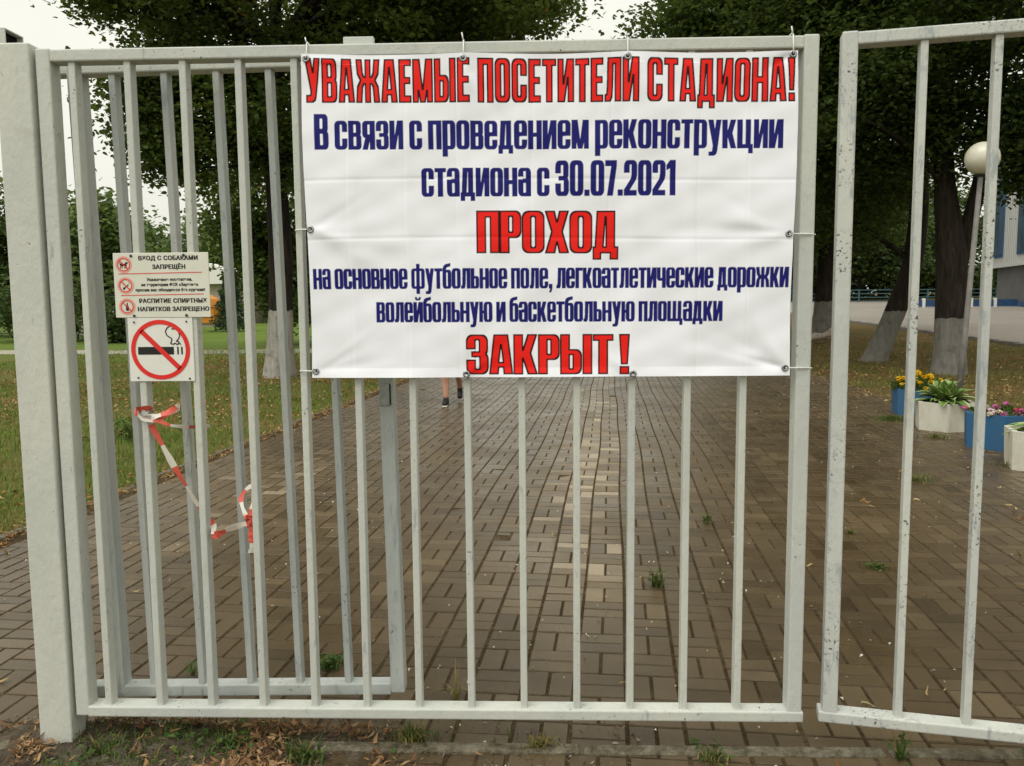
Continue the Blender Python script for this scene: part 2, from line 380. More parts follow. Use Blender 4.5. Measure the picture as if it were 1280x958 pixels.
mc_ = {}
for o in gate2.children:
    if o.data.name not in mc_:
        me_ = o.data.copy() if o.data.users > 1 and o.name.startswith('bar') is False else o.data
        me_.materials.clear(); me_.materials.append(M_worn); mc_[o.data.name] = me_
    o.data = mc_[o.data.name]
wk = thing('wicket_gate', 'darker grey narrow bar gate frame standing just behind the large gate leaf', 'gate', (.018, .122, .128))
wk.rotation_euler = (0, R_(-.9), 0)
WW, WH = 1.07, 2.14
link('stile', box('stile', (.042, 0, .0), (.087, DP, WH), .005), M_wicket, wk)
stile = link('stile', box('stile', (WW - .048, 0, 0), (WW, DP, WH), .005), M_wicket, wk)
link('latch_plate', box('latch_plate', (WW - .046, -.006, 1.0), (WW - .012, .001, 1.075), .002), M_steel, stile)
link('latch_slit', box('latch_slit', (WW - .0115, -.004, 1.003), (WW - .0085, .0012, 1.073)), M_slit, stile)
link('top_rail', box('top_rail', (-.04, .002, WH - .036), (WW - .047, DP - .002, WH - .002), .005), M_paint, wk)
link('bottom_rail', box('bottom_rail', (-.04, .002, -.008), (WW - .047, DP - .002, .034), .005), M_wicket, wk)
wb = link('bar', box('bar', (-.011, .009, .032), (.011, .051, WH - .03), .003), M_wicket, wk, (.186, 0, 0))
for k in range(1, 5): copy_part(wb, wk, (.186 + .1715 * k, 0, 0))

pm = box('gate_post', (-.055, 0, -.25), (.055, .09, 2.295), .006, 3)
gp = link('gate_post', pm, M_post, None, (-.066, -.012, 0)); tag(gp, 'thick square grey-white post at the left side of the large gate', 'post')
bp = thing('fence_section', 'grey fence rail with a dark open tube end above the thick gate post', 'fence', (-.19, .16, 2.335))
bm = bmesh.new()
for lo, hi in (((-1.4, 0, 0), (0, .1, .004)), ((-1.4, 0, .056), (0, .1, .06)), ((-1.4, 0, .0045), (0, .004, .0555)), ((-1.4, .096, .0045), (0, .1, .0555))): bm_box(bm, lo, hi)
link('rail', bmesh_to('rail', bm), M_post, bp); link('tube_inside', box('tube_inside', (-1.39, .005, .005), (-.02, .095, .055)), plain('tube_dark', (.012, .011, .01), .9, .1), bp)
link('post', box('post', (-1.2, .02, -2.5), (-1.1, .09, -.001), .005), M_post, bp)

# ------------------------------------------------------------------ lettering for the banner, drawn glyph by glyph
def _R(x0, y0, x1, y1): return lambda x, y: (x >= x0) & (x <= x1) & (y >= y0) & (y <= y1)
def _RR(x0, y0, x1, y1, rx, ry=None):
    ry = ry or rx * 1.15
    def f(x, y):
        dx = np.maximum(np.maximum(x0 + rx - x, x - x1 + rx), 0) / rx; dy = np.maximum(np.maximum(y0 + ry - y, y - y1 + ry), 0) / ry
        return (x >= x0) & (x <= x1) & (y >= y0) & (y <= y1) & (dx ** 2.3 + dy ** 2.3 <= 1)
    return f
def _P(*p):
    def f(x, y):
        r = np.zeros(x.shape, bool)
        for i in range(len(p)):
            (xa, ya), (xb, yb) = p[i], p[i - 1]
            if ya == yb: continue
            r ^= ((ya > y) != (yb > y)) & (x < (xb - xa) * (y - ya) / (yb - ya) + xa)
        return r
    return f
s_, t_ = .2, .15
def stem(x): return ('+', _R(x, 0, x + s_, 1))
def ring(x0, w, x1=None): return [('+', _RR(x0, 0, x0 + w, 1, .19, .19)), ('-', _RR(x0 + s_, .13, x0 + w - s_, .87, .05, .06))]
G = {}
G['П'] = (.54, [('+', _R(0, 0, .54, 1)), ('-', _R(s_, -.1, .34, .85))])
G['Р'] = (.50, [stem(0), ('+', _RR(0, .36, .5, 1, .16)), ('+', _R(0, .3, .25, 1)), ('-', _R(.2, -.1, .6, .36)), ('-', _RR(s_, .50, .31, .87, .03))])
G['О'] = (.53, ring(0, .53))
G['С'] = (.52, ring(0, .52) + [('-', _R(.30, .39, .6, .61))])
G['Е'] = (.42, [stem(0), ('+', _R(0, .85, .42, 1)), ('+', _R(0, 0, .42, .15)), ('+', _R(0, .43, .39, .575))])
G['В'] = (.53, [('+', _R(0, 0, .28, 1)), ('+', _RR(0, .46, .515, 1, .15)), ('+', _RR(0, 0, .53, .55, .15)), ('-', _RR(s_, .585, .325, .87, .03)), ('-', _RR(s_, .13, .335, .445, .03))])
G['А'] = (.56, [('+', _P((0, 0), (.12, 1), (.44, 1), (.56, 0))), ('-', _P((.195, -.01), (.212, .17), (.348, .17), (.365, -.01))), ('-', _P((.212, .30), (.28, .86), (.348, .30)))])
G['Ж'] = (.84, [('+', _R(.33, 0, .51, 1)), ('+', _P((0, 1), (.185, 1), (.225, .68), (.27, .60), (.38, .57), (.38, .43), (.27, .42), (.225, .35), (.185, 0), (0, 0), (.04, .36), (.15, .51), (.04, .66))), ('+', _P((.84, 1), (.655, 1), (.615, .68), (.57, .60), (.46, .57), (.46, .43), (.57, .42), (.615, .35), (.655, 0), (.84, 0), (.80, .36), (.69, .51), (.80, .66)))])
G['М'] = (.70, [('+', _R(0, 0, .18, 1)), ('+', _R(.52, 0, .70, 1)), ('+', _P((0, 1), (.23, 1), (.39, 0), (.27, 0))), ('+', _P((.47, 1), (.70, 1), (.43, 0), (.31, 0)))])
G['Ь'] = (.50, [stem(0), ('+', _RR(0, 0, .5, .62, .16)), ('+', _R(0, 0, .25, .62)), ('-', _R(s_, .62, .6, 1.1)), ('-', _RR(s_, .13, .31, .49, .03))])
G['Ы'] = (.76, [*G['Ь'][1], ('+', _R(.56, 0, .76, 1))])
G['У'] = (.53, [('+', _P((0, 1), (.2, 1), (.36, .30), (.24, .12))), ('+', _P((.34, 1), (.53, 1), (.38, .10), (.18, .10))), ('+', _P((.05, 0), (.27, 0), (.36, .05), (.385, .15), (.385, .3), (.21, .3), (.19, .16), (.05, .16)))])
G['И'] = (.56, [('+', _R(0, 0, .19, 1)), ('+', _R(.37, 0, .56, 1)), ('+', _P((.11, 0), (.23, 0), (.45, 1), (.33, 1)))])
G['Т'] = (.47, [('+', _R(0, .85, .47, 1)), ('+', _R(.135, 0, .335, 1))])
G['Л'] = (.56, [('+', _P((.10, 1), (.56, 1), (.56, 0), (.36, 0), (.36, .86), (.285, .86), (.265, .3), (.245, .1), (.18, 0), (0, 0), (0, .15), (.06, .17), (.08, .32)))])
G['Д'] = (.60, [('+', _P((.10, 1), (.52, 1), (.52, .15), (.60, .15), (.60, -.15), (.43, -.15), (.43, 0), (.17, 0), (.17, -.15), (0, -.15), (0, .15), (.05, .15))), ('-', _P((.235, .15), (.285, .86), (.325, .86), (.325, .15)))])
G['Н'] = (.56, [stem(0), stem(.36), ('+', _R(0, .425, .56, .575))])
G['З'] = (.52, [('+', _RR(0, 0, .52, .56, .17)), ('+', _RR(0, .46, .51, 1, .17)), ('-', _RR(s_, .56, .32, .87, .03)), ('-', _RR(s_, .13, .33, .45, .03)), ('-', _R(-.1, .36, .2, .64)), ('+', _R(.13, .44, .32, .57))])
G['К'] = (.56, [stem(0), ('+', _P((.19, .50), (.35, 1), (.55, 1), (.40, .53), (.56, 0), (.355, 0), (.19, .50)))])
G['Х'] = (.56, [('+', _P((0, 1), (.205, 1), (.28, .69), (.355, 1), (.555, 1), (.405, .51), (.56, 0), (.35, 0), (.28, .32), (.21, 0), (0, 0), (.155, .51)))])
G['!'] = (.22, [('+', _P((0, 1), (.22, 1), (.175, .25), (.045, .25))), ('+', _R(.015, 0, .205, .185))])
G['3'] = G['З']; G['0'] = (.52, ring(0, .52))
G['7'] = (.44, [('+', _P((0, 1), (.44, 1), (.44, .83), (.29, 0), (.08, 0), (.24, .83), (0, .83)))])
G['2'] = (.50, [('+', _RR(0, .42, .5, 1, .19, .19)), ('-', _R(s_, .3, .3, .87)), ('-', _R(-.1, .3, .2, .64)), ('-', _R(0, .3, .6, .55)), ('+', _P((.3, .62), (.5, .62), (.47, .46), (.21, .16), (.21, 0), (0, 0), (0, .17), (.27, .48))), ('+', _R(0, 0, .49, .16))])
G['1'] = (.34, [('+', _R(.13, 0, .34, 1)), ('+', _P((0, .72), (0, .86), (.14, 1), (.2, 1), (.2, .8)))])
G['.'] = (.2, [('+', _R(.01, 0, .19, .18))]); G[','] = (.2, [('+', _R(.01, 0, .19, .18)), ('+', _P((.09, 0), (.19, 0), (.12, -.16), (.03, -.16)))])
G['Г'] = (.42, [stem(0), ('+', _R(0, .85, .42, 1))])
G['Я'] = (.52, [('+', _R(.32, 0, .52, 1)), ('+', _RR(0, .40, .52, 1, .16)), ('+', _R(.27, .40, .52, 1)), ('-', _R(-.1, -.1, .32, .40)), ('-', _RR(.2, .53, .32, .87, .03)), ('+', _P((0, 0), (.2, 0), (.33, .42), (.14, .46)))])
G['Ч'] = (.53, [('+', _RR(0, .34, .53, 1.5, .17)), ('-', _R(-.1, 1, .6, 2)), ('-', _R(.2, .49, .33, 1.1)), ('+', _R(.33, 0, .53, 1))])
G['Ц'] = (.62, [('+', _R(0, 0, .54, 1)), ('-', _R(.2, .15, .34, 1.1)), ('+', _R(.46, -.18, .62, .15))])
G['Щ'] = (.92, [('+', _R(0, 0, .84, 1)), ('-', _R(.19, .15, .325, 1.1)), ('-', _R(.515, .15, .65, 1.1)), ('+', _R(.76, -.18, .92, .15))])
G['Ю'] = (.80, [stem(0), ('+', _R(.1, .425, .4, .575)), ('+', _RR(.28, 0, .80, 1, .19)), ('-', _RR(.475, .13, .605, .87, .04))])
G['е'] = (.53, [('+', _RR(0, 0, .53, 1, .19)), ('-', _RR(s_, .60, .33, .88, .03)), ('-', _RR(s_, .13, .33, .45, .03)), ('-', _R(.3, .34, .6, .455))])
G['а'] = (.53, [('+', _RR(0, 0, .53, 1, .18)), ('-', _RR(s_, .62, .33, .88, .03)), ('-', _R(-.1, .60, .2, .69)), ('-', _RR(s_, .13, .33, .47, .03)), ('+', _R(.33, 0, .53, .8))])
G['р'] = (.53, [('+', _RR(0, 0, .53, 1, .18)), ('+', _R(0, -.25, .2, 1)), ('-', _RR(s_, .13, .33, .87, .03))])
G['у'] = (.53, [('+', _P((0, 1), (.2, 1), (.36, .18), (.22, 0))), ('+', _P((.34, 1), (.53, 1), (.36, -.1), (.17, -.1))), ('+', _P((.03, -.25), (.24, -.25), (.33, -.19), (.37, -.06), (.38, .1), (.2, .1), (.17, -.1), (.03, -.11)))])
G['ф'] = (.84, [('+', _RR(0, 0, .84, 1, .18)), ('-', _RR(.19, .13, .325, .87, .03)), ('-', _RR(.515, .13, .65, .87, .03)), ('+', _R(.325, -.25, .515, 1.22))])
G['б'] = (.53, [('+', _RR(0, 0, .53, .93, .18)), ('-', _RR(s_, .13, .33, .79, .03)), ('+', _P((0, .3), (0, .98), (.07, 1.13), (.19, 1.2), (.47, 1.25), (.47, 1.09), (.24, 1.04), (.19, .95), (.2, .5)))])
G['Й'] = (.56, [*G['И'][1], ('+', _RR(.11, 1.07, .45, 1.42, .14)), ('-', _RR(.2, 1.16, .36, 1.6, .06)), ('-', _R(0, 1.24, .6, 1.6))])
for a in 'взипнмктлжосьягчцщюйд': G[a] = G[a.upper()]

BX0, BX1, BZ0 = .8365, 2.3375, 1.251
def btop(x): return 2.2445 - .0105 * (x - BX0)
NX, NZ, SS = 960, 636, 3
mask_red = np.zeros((NZ * SS, NX * SS), bool); mask_blue = np.zeros_like(mask_red)
BW, BH = BX1 - BX0, .9885
def draw(text, x0, x1, zl, zr, cap, mask, xh=.81, gap=.055, space=.2):
    w = 0; lay = []
    for ch in text:
        if ch == ' ': w += space; continue
        gw, ops = G[ch]; low = ch.islower()
        k = .93 if low else 1.0
        lay.append((ch, w, k, xh if low else 1.0)); w += gw * k + gap
    hs_ = (x1 - x0) / (w - gap)
    for ch, wx, k, ys_ in lay:
        gw, ops = G[ch]; gx0 = x0 + wx * hs_; gx1 = gx0 + gw * k * hs_
        zb = zl + (zr - zl) * ((gx0 + gx1) / 2 - x0) / (x1 - x0)
        c0 = max(0, int((gx0 - BX0 - .004) / BW * NX * SS)); c1 = min(NX * SS, int((gx1 - BX0 + .004) / BW * NX * SS) + 2)
        r0 = max(0, int((zb - .35 * cap - BZ0) / BH * NZ * SS)); r1 = min(NZ * SS, int((zb + 1.5 * cap - BZ0) / BH * NZ * SS) + 2)
        xx = (BX0 + (np.arange(c0, c1) + .5) / (NX * SS) * BW - gx0) / (hs_ * k)
        zz = (BZ0 + (np.arange(r0, r1) + .5) / (NZ * SS) * BH - zb) / (cap * ys_)
        XX, ZZ = np.meshgrid(xx, zz); m_ = np.zeros(XX.shape, bool)
        for op, f in ops: m_ = (m_ | f(XX, ZZ)) if op == '+' else (m_ & ~f(XX, ZZ))
        mask[r0:r1, c0:c1] |= m_
draw('УВАЖАЕМЫЕ ПОСЕТИТЕЛИ СТАДИОНА!', .848, 2.328, 2.0963, 2.0905, .130, mask_red, gap=.085, space=.24)
draw('В связи с проведением реконструкции', .873, 2.296, 1.954, 1.950, .1075, mask_blue)
draw('стадиона с 30.07.2021', 1.198, 1.9755, 1.8105, 1.8098, .1075, mask_blue)
draw('ПРОХОД', 1.368, 1.8005, 1.6385, 1.6355, .128, mask_red)
draw('на основное футбольное поле, легкоатлетические дорожки', .849, 2.328, 1.5287, 1.5268, .0785, mask_blue)
draw('волейбольную и баскетбольную площадки', 1.048, 2.125, 1.4245, 1.4228, .0785, mask_blue)
draw('ЗАКРЫТ !', 1.331, 1.8375, 1.2610, 1.2595, .1235, mask_red, space=.13)
def dilx(a, r):
    p = a.copy()
    for d in range(1, r + 1):
        p[:, d:] |= a[:, :-d]; p[:, :-d] |= a[:, d:]
    return p
def dil(a, r):
    o = a.copy()
    for d in range(1, r + 1):
        o[d:] |= a[:-d]; o[:-d] |= a[d:]
    p = o.copy()
    for d in range(1, r + 1):
        p[:, d:] |= o[:, :-d]; p[:, :-d] |= o[:, d:]
    return p
q1_ = int((2.06 - BZ0) / BH * NZ * SS); mask_red[q1_:] = dilx(mask_red[q1_:], 1); mask_red[:q1_] = dilx(mask_red[:q1_], 3); q_ = int((1.66 - BZ0) / BH * NZ * SS); mask_blue[q_:] = dilx(mask_blue[q_:], 2); mask_blue[:q_] = dilx(mask_blue[:q_], 2)
edge = dil(mask_red, 3) & dil(~mask_red, 6)
def ds(a): return a.reshape(NZ, SS, NX, SS).mean((1, 3))
fr, fb, fe = ds(mask_red & ~edge), ds(mask_blue), ds(edge)
white = np.array([.89, .90, .955]); red = np.array([.84, .016, .010]); navy = np.array([.010, .010, .15]); blk = np.array([.012, .003, .003])
colr_ = fr[..., None] * red + fb[..., None] * navy + fe[..., None] * blk + np.clip(1 - fr - fb - fe, 0, 1)[..., None] * white
colr_ = np.concatenate([colr_, np.ones((NZ, NX, 1))], -1)
u = (np.arange(NX) + .5) / NX; v = (np.arange(NZ) + .5) / NZ
u[0], u[-1], v[0], v[-1] = 0, 1, 0, 1
Uu, Vv = np.meshgrid(u, v)
EY = [(.010, .985), (.330, .983), (.661, .985), (.990, .990), (.008, .467), (.008, .022), (.328, .010), (.675, .008), (.9905, .445), (.990, .024)]
bx = BX0 + Uu * BW; sagT = .006 * (np.abs(np.sin(np.pi * (np.clip((Uu - .01) / .98, 0, 1) * 3))) ** 1) * Vv ** 8
bz = BZ0 + Vv * (btop(bx) - BZ0) - sagT
# edges pull inwards between the eyelets
bx = bx + .004 * np.sin(np.pi * Vv * 2) * ((1 - Uu) ** 20 - Uu ** 20)
wy = np.zeros_like(Uu)
def crease(x0, z0, x1, z1, amp, wid, fade=1.0):
    px, pz = Uu * BW - x0, Vv * BH - z0; dx, dz = x1 - x0, z1 - z0; L = math.hypot(dx, dz)
    t = (px * dx + pz * dz) / L / L; d = (px * dz - pz * dx) / L
    k = np.exp(-(d / (wid * (1 + .6 * t))) ** 2) * np.clip(t * 5 + .2, 0, 1) * np.clip(1 - t, 0, 1) ** fade * (t > -.04) * (t < 1)
    return amp * k
for (eu, ev) in EY:
    ex, ez = eu * BW, ev * BH
    cx, cz = .75, .49
    for k in range(5):
        a = math.atan2(cz - ez, cx - ex) + random.uniform(-.55, .55); L = random.uniform(.15, .42)
        wy += crease(ex, ez, ex + L * math.cos(a), ez + L * math.sin(a), random.choice((-1, 1)) * random.uniform(.0012, .0032), random.uniform(.008, .02))
# long pulls seen from the side eyelets and soft folds from the bars behind
wy += crease(.02, .455, .42, .25, -.004, .022) + crease(.02, .45, .55, .38, -.0035, .02) + crease(1.48, .44, .98, .46, .004, .018) + crease(1.48, .43, 1.05, .58, -.0035, .028)
wy += crease(1.48, .03, 1.12, .22, .005, .022) + crease(1.47, .05, 1.0, .09, -.004, .02) + crease(.02, .03, .3, .2, .0025, .02)
wy += crease(.52, .96, .40, .70, -.003, .03) + crease(.5, .97, .66, .78, .003, .03) + crease(1.0, .965, 1.12, .74, -.003, .03) + crease(.99, .965, .85, .8, .0025, .03)
for k in range(8): wy += -.0016 * np.exp(-((bx - (.1085 + .1742 * (k + 5))) / .02) ** 2) * (Vv < .97)
for fx in (.13, .31, .47, .70, .94, 1.21, 1.36): wy += .0007 * np.exp(-((Uu * BW - fx - .004 * np.sin(9 * Vv)) / .004) ** 2)
for fz in (.43, .61): wy += .0009 * np.exp(-((Vv * BH - fz - .006 * np.sin(5 * Uu)) / .006) ** 2)
lf = lambda a, b_, p: np.sin(a * Uu * 6.28 + b_ * Vv * 6.28 + p)
wy += .0022 * lf(1.3, .8, 1) + .0018 * lf(2.1, -1.2, 2) + .0011 * lf(3.7, 2.3, .5) + .0008 * lf(-4.3, 4.1, 4) + .0004 * lf(9, 7, 1) + .0004 * lf(-8, 11, 3)
wy += -.006 * (Vv < .03) * (1 - Vv / .03) * np.abs(np.sin(Uu * np.pi * 3.02)) ** .7      # bottom hem curls a little
by = -.016 + .007 * (1 - Vv) - .0 + wy
idx = np.arange(NX * NZ).reshape(NZ, NX); F = np.stack([idx[:-1, :-1], idx[:-1, 1:], idx[1:, 1:], idx[1:, :-1]], -1).reshape(-1, 4)
me = new_mesh('banner', np.stack([bx, by, bz], -1).reshape(-1, 3), F, smooth=True, col=colr_.reshape(-1, 4))
m, n, b = mat('banner_vinyl', .5, .18); M_banner = m
n.links.new(attr(n, 'print', 'Color'), b.inputs['Base Color'])
bump(n, b, noise(n, 900, 2, .5, wpos(n)), .05, .0005)
ban = link('banner', me, M_banner)
tag(ban, 'white vinyl banner with red and navy Russian lettering tied to the gate bars', 'banner')
bm = bmesh.new()
def torus(bm, R1, r, n1=20, n2=8):
    vs = [[bm.verts.new(((R1 + r * math.cos(b_)) * math.cos(a), r * .6 * math.sin(b_), (R1 + r * math.cos(b_)) * math.sin(a))) for b_ in np.linspace(0, 2 * math.pi, n2, False)] for a in np.linspace(0, 2 * math.pi, n1, False)]
    for i in range(n1):
        for j in range(n2): bm.faces.new((vs[i][j], vs[(i + 1) % n1][j], vs[(i + 1) % n1][(j + 1) % n2], vs[i][(j + 1) % n2]))
torus(bm, .0078, .0036); eye_me = bmesh_to('eyelet', bm, True); eye_me.materials.append(M_steel)
bm = bmesh.new(); bmesh.ops.create_circle(bm, cap_ends=True, radius=.0065, segments=16, matrix=Matrix.Rotation(R_(90), 4, 'X')); hole_me = bmesh_to('eyelet_hole', bm)
hole_me.materials.append(plain('dark_hole', (.02, .02, .02), .9, .1))
def bpt(eu, ev):
    i = min(NX - 1, int(eu * NX)); j = min(NZ - 1, int(ev * NZ)); return Vector((bx[j, i], by[j, i], bz[j, i]))
for k, (eu, ev) in enumerate(EY):
    p = bpt(eu, ev) + Vector((0, -.002, 0))
    e = link('eyelet', eye_me, None, ban, p); h = link('eyelet_hole', hole_me, None, e, (0, .0006, 0))
    mb = MB()
    if k < 4:      # over the top rail, with a cut tail sticking up
        zt = GZ + GH; x = p.x
        mb.tube([(x, -.004 + p.y, p.z), (x + .001, -.008, (p.z + zt) / 2), (x + .001, -.004, zt - .002), (x, .006, zt + .004), (x, .045, zt + .004), (x, .055, zt - .03)], .0022, 6)
        mb.tube([(x, -.003, zt), (x - .004, -.002, zt + .016 + .006 * (k % 2))], .0022, 6)
    elif k < 6: mb.tube([p, (p.x - .03, -.006, p.z + .001), (p.x - .053, .006, p.z), (p.x - .058, .02, p.z - .001), (p.x - .05, .037, p.z)], .0022, 6)
    elif k < 8: mb.tube([p, (p.x - .002, -.012, p.z - .012), (p.x - .012, .006, p.z - .018), (p.x - .02, .016, p.z - .016)], .0022, 6)
    else: mb.tube([p, (p.x + .03, -.006, p.z), (p.x + .068, -.004, p.z - .001), (p.x + .086, .004, p.z - .002), (p.x + .088, .03, p.z - .002)], .0022, 6)
    link('cable_tie', mb.mesh('cable_tie', True), M_tie, ban)

# ------------------------------------------------------------------ sign plates
m, n, b = mat('sign_cream', .35, .4); M_cream = m
n.links.new(ramp(n, noise(n, 12, 4, .6, wpos(n)), [(.3, (.66, .65, .55)), (.7, (.73, .72, .62))]), b.inputs['Base Color'])
M_swhite = plain('sign_white', (.76, .75, .69), .35, .4, 0, .05, 14)
M_sred = plain('sign_red', (.72, .03, .025), .4, .35, 0, .06, 20); M_spink = plain('sign_red_halo', (.70, .36, .30), .4, .35, 0, .05, 20)
M_sblack = plain('sign_black', (.018, .018, .018), .5, .3, 0, .1, 20)
def text_mesh(lines):
    """several lines of printed text -> one thin mesh. line: (string, x0, x1, baseline z, cap height, bold)"""
    bm = bmesh.new()
    for s, x0, x1, z, cap, bold in lines:
        cu = bpy.data.curves.new('t', 'FONT'); cu.body = s; cu.offset = bold; cu.space_character = 1.08; cu.resolution_u = 3
        o = bpy.data.objects.new('t', cu); C.objects.link(o); bpy.context.view_layer.update()
        me = bpy.data.meshes.new_from_object(o.evaluated_get(bpy.context.evaluated_depsgraph_get()))
        bpy.data.objects.remove(o); bpy.data.curves.remove(cu)
        a = np.empty(len(me.vertices) * 3); me.vertices.foreach_get('co', a); a = a.reshape(-1, 3)
        sx_ = (x1 - x0) / (a[:, 0].max() - a[:, 0].min()); sz_ = cap / .727
        a[:, 0] = x0 + (a[:, 0] - a[:, 0].min()) * sx_; a[:, 2] = z + a[:, 1] * sz_; a[:, 1] = 0
        for q, dx in enumerate((-.055, 0, .055)):
            b_ = a.copy(); b_[:, 0] += dx * cap; b_[:, 1] = -.00012 * q
            me.vertices.foreach_set('co', b_.ravel()); bm.from_mesh(me)
        bpy.data.meshes.remove(me)
    me = bpy.data.meshes.new('lettering'); bm.to_mesh(me); bm.free(); return me
def ring_mesh(mb, cx, cz, r0, r1, y=0, n=48):
    v = []; f = []
    for k in range(n):
        a = 2 * math.pi * k / n
        v += [(cx + r0 * math.cos(a), y, cz + r0 * math.sin(a)), (cx + r1 * math.cos(a), y, cz + r1 * math.sin(a))]
    for k in range(n): f.append((2 * k, 2 * k + 1, (2 * k + 3) % (2 * n), (2 * k + 2) % (2 * n)))
    mb.add(v, f)
def seg(mb, x0, z0, x1, z1, w, y=0):
    d = Vector((x1 - x0, 0, z1 - z0)).normalized(); p = Vector((-d.z, 0, d.x)) * w / 2; a, b_ = Vector((x0, y, z0)), Vector((x1, y, z1))
    mb.add([a - p, b_ - p, b_ + p, a + p], [(0, 1, 2, 3)])
def blob(mb, pts, y=0): mb.add([(x, y, z) for x, z in pts], [tuple(range(len(pts)))])
def bolt_me():
    bm = bmesh.new(); bmesh.ops.create_uvsphere(bm, u_segments=12, v_segments=6, radius=.0046, matrix=Matrix.Diagonal((1, .55, 1, 1))); return bmesh_to('bolt', bm, True)
BM_ = bolt_me(); BM_.materials.append(M_bolt)
YB = .0035
sg = thing('prohibition_board', 'cream rectangular notice board with three small red prohibition symbols and Russian text', 'sign', (.209, YB, 1.446))
bdw, bdh = .306, .204
link('plate', box('plate', (0, 0, 0), (bdw, .004, bdh), .001, 1), M_cream, sg)
yl = -.0006
L = text_mesh([('ВХОД С СОБАКАМИ', .083, .272, .181, .0135, .016), ('ЗАПРЕЩЁН', .126, .231, .1535, .0135, .016),
               ('Уважаемые посетители,', .106, .252, .1155, .0095, .014), ('на территории ФСК «Заречье»', .088, .27, .0995, .0095, .014), ('просим вас обходиться без курения!', .069, .291, .083, .0095, .014),
               ('РАСПИТИЕ СПИРТНЫХ', .079, .296, .0465, .0135, .016), ('НАПИТКОВ ЗАПРЕЩЕНО', .073, .302, .0205, .0135, .016)])
link('lettering', L, M_sblack, sg, (0, yl, 0))
mr, mp, mk = MB(), MB(), MB()
seg(mr, .016, .1385, .284, .142, .0022); seg(mr, .02, .0705, .287, .0735, .0022)
for i, (cx, cz) in enumerate(((.034, .1675), (.037, .1015), (.0385, .035))):
    ring_mesh(mp, cx, cz, .0205, .0265); ring_mesh(mr, cx, cz, .0178, .0207); 
    seg(mr, cx - .0132, cz + .0132, cx + .0132, cz - .0132, .0035, -.0004)
    if i == 0:
        blob(mk, [(cx - .013, cz - .001), (cx - .011, cz + .004), (cx + .004, cz + .003), (cx + .008, cz + .009), (cx + .014, cz + .007), (cx + .014, cz + .004), (cx + .009, cz + .001), (cx + .008, cz - .004), (cx - .008, cz - .004)])
        for lx in (-.011, -.006, .003, .007): seg(mk, cx + lx, cz - .012, cx + lx + .002, cz - .002, .0022)
        seg(mk, cx - .015, cz + .008, cx - .011, cz + .003, .0018)
    elif i == 1:
        seg(mk, cx - .005, cz - .009, cx + .009, cz + .003, .003); blob(mk, [(cx - .009, cz - .012), (cx - .004, cz - .013), (cx - .001, cz - .008), (cx - .005, cz - .004), (cx - .008, cz - .006)])
        seg(mk, cx + .010, cz + .005, cx + .012, cz + .011, .0012)
    else:
        blob(mk, [(cx - .004, cz - .013), (cx + .005, cz - .013), (cx + .005, cz), (cx + .002, cz + .005), (cx + .002, cz + .013), (cx - .0015, cz + .013), (cx - .0015, cz + .005), (cx - .004, cz)])
link('symbol_halo', mp.mesh('symbol_halo'), M_spink, sg, (0, yl, 0)); link('symbol_ring', mr.mesh('symbol_ring'), M_sred, sg, (0, yl - .0004, 0)); link('pictogram', mk.mesh('pictogram'), M_sblack, sg, (0, yl - .0002, 0))
for p in ((.059, -.002, .195), (.228, -.002, .196), (.060, -.002, .006), (.229, -.002, .0065)): link('bolt', BM_, None, sg, p)
ns = thing('no_smoking_sign', 'square white sign with a crossed-out cigarette in a red circle', 'sign', (.2445, YB + .001, 1.2415))
nw_, nh_ = .21, .2035
link('plate', box('plate', (0, 0, 0), (nw_, .004, nh_), .001, 1), M_swhite, ns)
cx, cz = .1035, .1015
mr, mk = MB(), MB()
ring_mesh(mr, cx, cz, .0815, .0955, 0, 64); seg(mr, cx - .0605, cz + .0605, cx + .0605, cz - .0605, .0155, 0)
link('symbol_ring', mr.mesh('symbol_ring'), M_sred, ns, (0, yl - .0006, 0))
seg(mk, cx - .073, cz - .003, cx + .043, cz - .003, .0245); seg(mk, cx + .0535, cz - .003, cx + .0585, cz - .003, .0245); seg(mk, cx + .0665, cz - .003, cx + .0715, cz - .003, .0245)
sm = [(.062, .022), (.055, .016), (.048, .021), (.042, .017), (.033, .02), (.038, .03), (.037, .036), (.023, .045), (.018, .058), (.024, .07), (.034, .075)]
sm2 = [(.066, .016), (.058, .027), (.052, .026), (.06, .035), (.064, .045), (.06, .058), (.05, .066), (.038, .066)]
for q in (sm, sm2):
    for (a, b_) in zip(q[:-1], q[1:]): seg(mk, cx + a[0], cz + a[1], cx + b_[0], cz + b_[1], .0036)
link('pictogram', mk.mesh('pictogram'), M_sblack, ns, (0, yl - .0002, 0))
for p in ((.022, -.002, .190), (.191, -.002, .191), (.027, -.002, .012), (.194, -.002, .009)): link('bolt', BM_, None, ns, p).scale = (.7, .7, .7)

